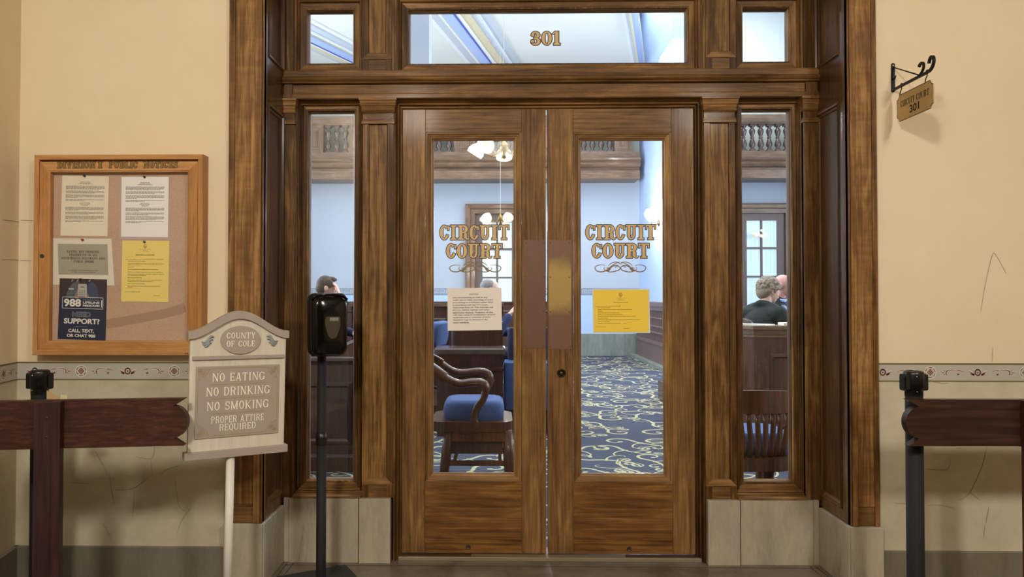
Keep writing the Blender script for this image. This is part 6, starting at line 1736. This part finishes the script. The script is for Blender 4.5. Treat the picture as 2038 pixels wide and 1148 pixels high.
        b2.build('hair', [plain('hair_'+hair_col, hair_col, .7, 0, .16, 60, .3)], r, local=True)
    return r
def skinmat(n, c): return plain(n, c, .5, 0, .03, 30)
SK1 = skinmat('fair_skin', 'd9ab98'); SK2 = skinmat('ruddy_skin', 'cf9a92'); SK3 = skinmat('pale_skin', 'd8b3a6')
NAVYS = plain('navy_suit_cloth', '20263f', .85, 0, .08, 40); NAVY2 = plain('blue_suit_cloth', '2b3960', .85, 0, .08, 40); GRN = plain('dark_green_cloth', '1a221f', .85, 0, .10, 40); BLKS = plain('black_suit_cloth', '1d1f27', .85, 0, .08, 40)
LBL = plain('light_blue_shirt', '9fb3d6', .8)
# checked tie
t_ = NT('checked_tie'); tc = t_.t.nodes.new('ShaderNodeTexCoord'); ck = t_.n('ShaderNodeTexChecker', Scale=58.0); t_.l(tc.outputs['Object'], ck.inputs[0]); ck.inputs[1].default_value = lin('1c1a1a'); ck.inputs[2].default_value = lin('d8c7a0'); t_.l(ck.outputs[0], t_.b.inputs['Base Color']); TIE = t_.m
def office_chair(label, x, d, z, fz, rotz):
    r = thing('office_chair', label, 'chair', (x, dY(d), fz), rotz)
    z -= fz
    b = MB(); b.loft([[Vector((a*s, c*s, z-.08+.07*t)) for a, c in rrect(.46, .48, .08, 5)] for t, s in ((0, .9), (.3, 1), (.7, 1), (1, .92))]); b.build('seat', [MATS['chair_dark_leather']], r, local=True)
    b = MB(); b.loft([[Vector((-.235-.02*t+.0, c*s, z+.10+(a+.23)*1.0)) for a, c in rrect(.46, .44, .09, 5)] for t, s in ((0, .92), (1, 1), (2.6, 1), (3.6, .92))]); b.build('backrest', [MATS['chair_dark_leather']], r, local=True)
    b = MB(); b.lathe((0, 0, 0), [(.026, .05), (.026, z-.08), (.0001, z-.08)], 12); b.build('pedestal', [BLACKM], r, local=True)
    b = MB()
    for i in range(5):
        a = 2*PI*i/5; b.tube([(0, 0, .06), (.26*math.cos(a), .26*math.sin(a), .025)], [.026, .018], 8)
    b.build('star_base', [BLACKM], r, local=True)
plain('chair_dark_leather', '3a2722', .45, 0, .06, 20)
RD = math.radians
def seat_at(label, x, d, hipz, fz, rot): office_chair(label, x, d, hipz-.135, fz, rot)
# young man, hand at his mouth
x, d = C(629, 8.0), 8.0; hz = Zd(547, d)-.835
person('young man with short brown hair in a navy suit resting his face on his hand', (x, dY(d), hz), RD(12), SK1, [('suit_jacket', NAVYS, 'jacket')], (RD(2), 0, RD(8)),
    {'R': ((.26, -.20, .28), (.240, -.085, .615)), 'Rh': ((-.25, .25, .9), (1, -.3, .4)), 'L': ((.22, .24, .24), (.40, .05, .20))}, RD(6), 'short', '40312b', foot_z=.24-hz)
seat_at('dark office chair under the young man in the navy suit', x-.03, d, hz, .24, RD(12))
# grey haired man behind the paper notice
x, d = C(961, 8.0), 8.0; hz = Zd(553, d)-.83
person('grey haired man in a blue suit behind the paper notice', (x, dY(d), hz), RD(5), SK3, [('suit_jacket', NAVY2, 'jacket')], (RD(4), 0, 0),
    {'R': ((.13, -.25, .24), (.27, -.20, .44)), 'L': ((.18, .25, .24), (.36, .12, .24))}, RD(4), 'grey', '8c8788', foot_z=.24-hz)
seat_at('dark office chair under the grey haired man in blue', x-.03, d, hz, .24, RD(5))
# woman at the clerk's bench
x, d = C(1502, 7.15), 7.15; hz = Zd(543, d)-.855
person('woman with short curly fair hair in a dark green jacket seated at the bench', (x, dY(d), hz), RD(36), SK3, [('jacket', GRN, 'jacket')], (RD(14), 0, RD(-22)),
    {'R': ((.12, -.30, .17), (.40, -.22, .235)), 'L': ((.16, .26, .20), (.40, .12, .235))}, RD(12), 'curls', '857966', foot_z=.24-hz)
seat_at('dark office chair under the woman in the green jacket', x-.05, d, hz, .24, RD(36))
# bald man with a checked tie
x, d = C(1537, 8.3), 8.3; hz = Zd(546, d)-.825
person('bald man in a dark suit with a checked tie facing the woman at the bench', (x+.02, dY(d), hz), RD(-58), SK2, [('suit_jacket', BLKS, 'jacket'), ('shirt_front', LBL, 'collar'), ('tie', TIE, 'tie')], (RD(6), 0, RD(30)),
    {'R': ((.20, -.24, .20), (.40, -.05, .26)), 'L': ((.20, .24, .20), (.40, .06, .26))}, RD(4), None, '8b7a74', foot_z=.24-hz)
seat_at('dark office chair under the bald man with the checked tie', x+.0, d, hz, .24, RD(-58))

# things of one kind carry a shared group
GROUPS = {'push_pin': 'push pins on the cork board', 'barrier_post': 'black belt posts', 'wooden_barrier': 'wooden barriers', 'printed_sheet': 'printed pages on the cork board',
          'chandelier': 'chandeliers of the courtroom', 'office_chair': 'office chairs under the seated people', 'person': 'people in the courtroom', 'sheer_curtain': 'sheer curtains of the far windows',
          'gallery_balustrade': 'gallery balustrades', 'paper_stack': 'papers on the clerk bench'}
for o in SC.objects:
    k = o.name.split('.')[0]
    if o.parent is None and k in GROUPS: o['group'] = GROUPS[k]
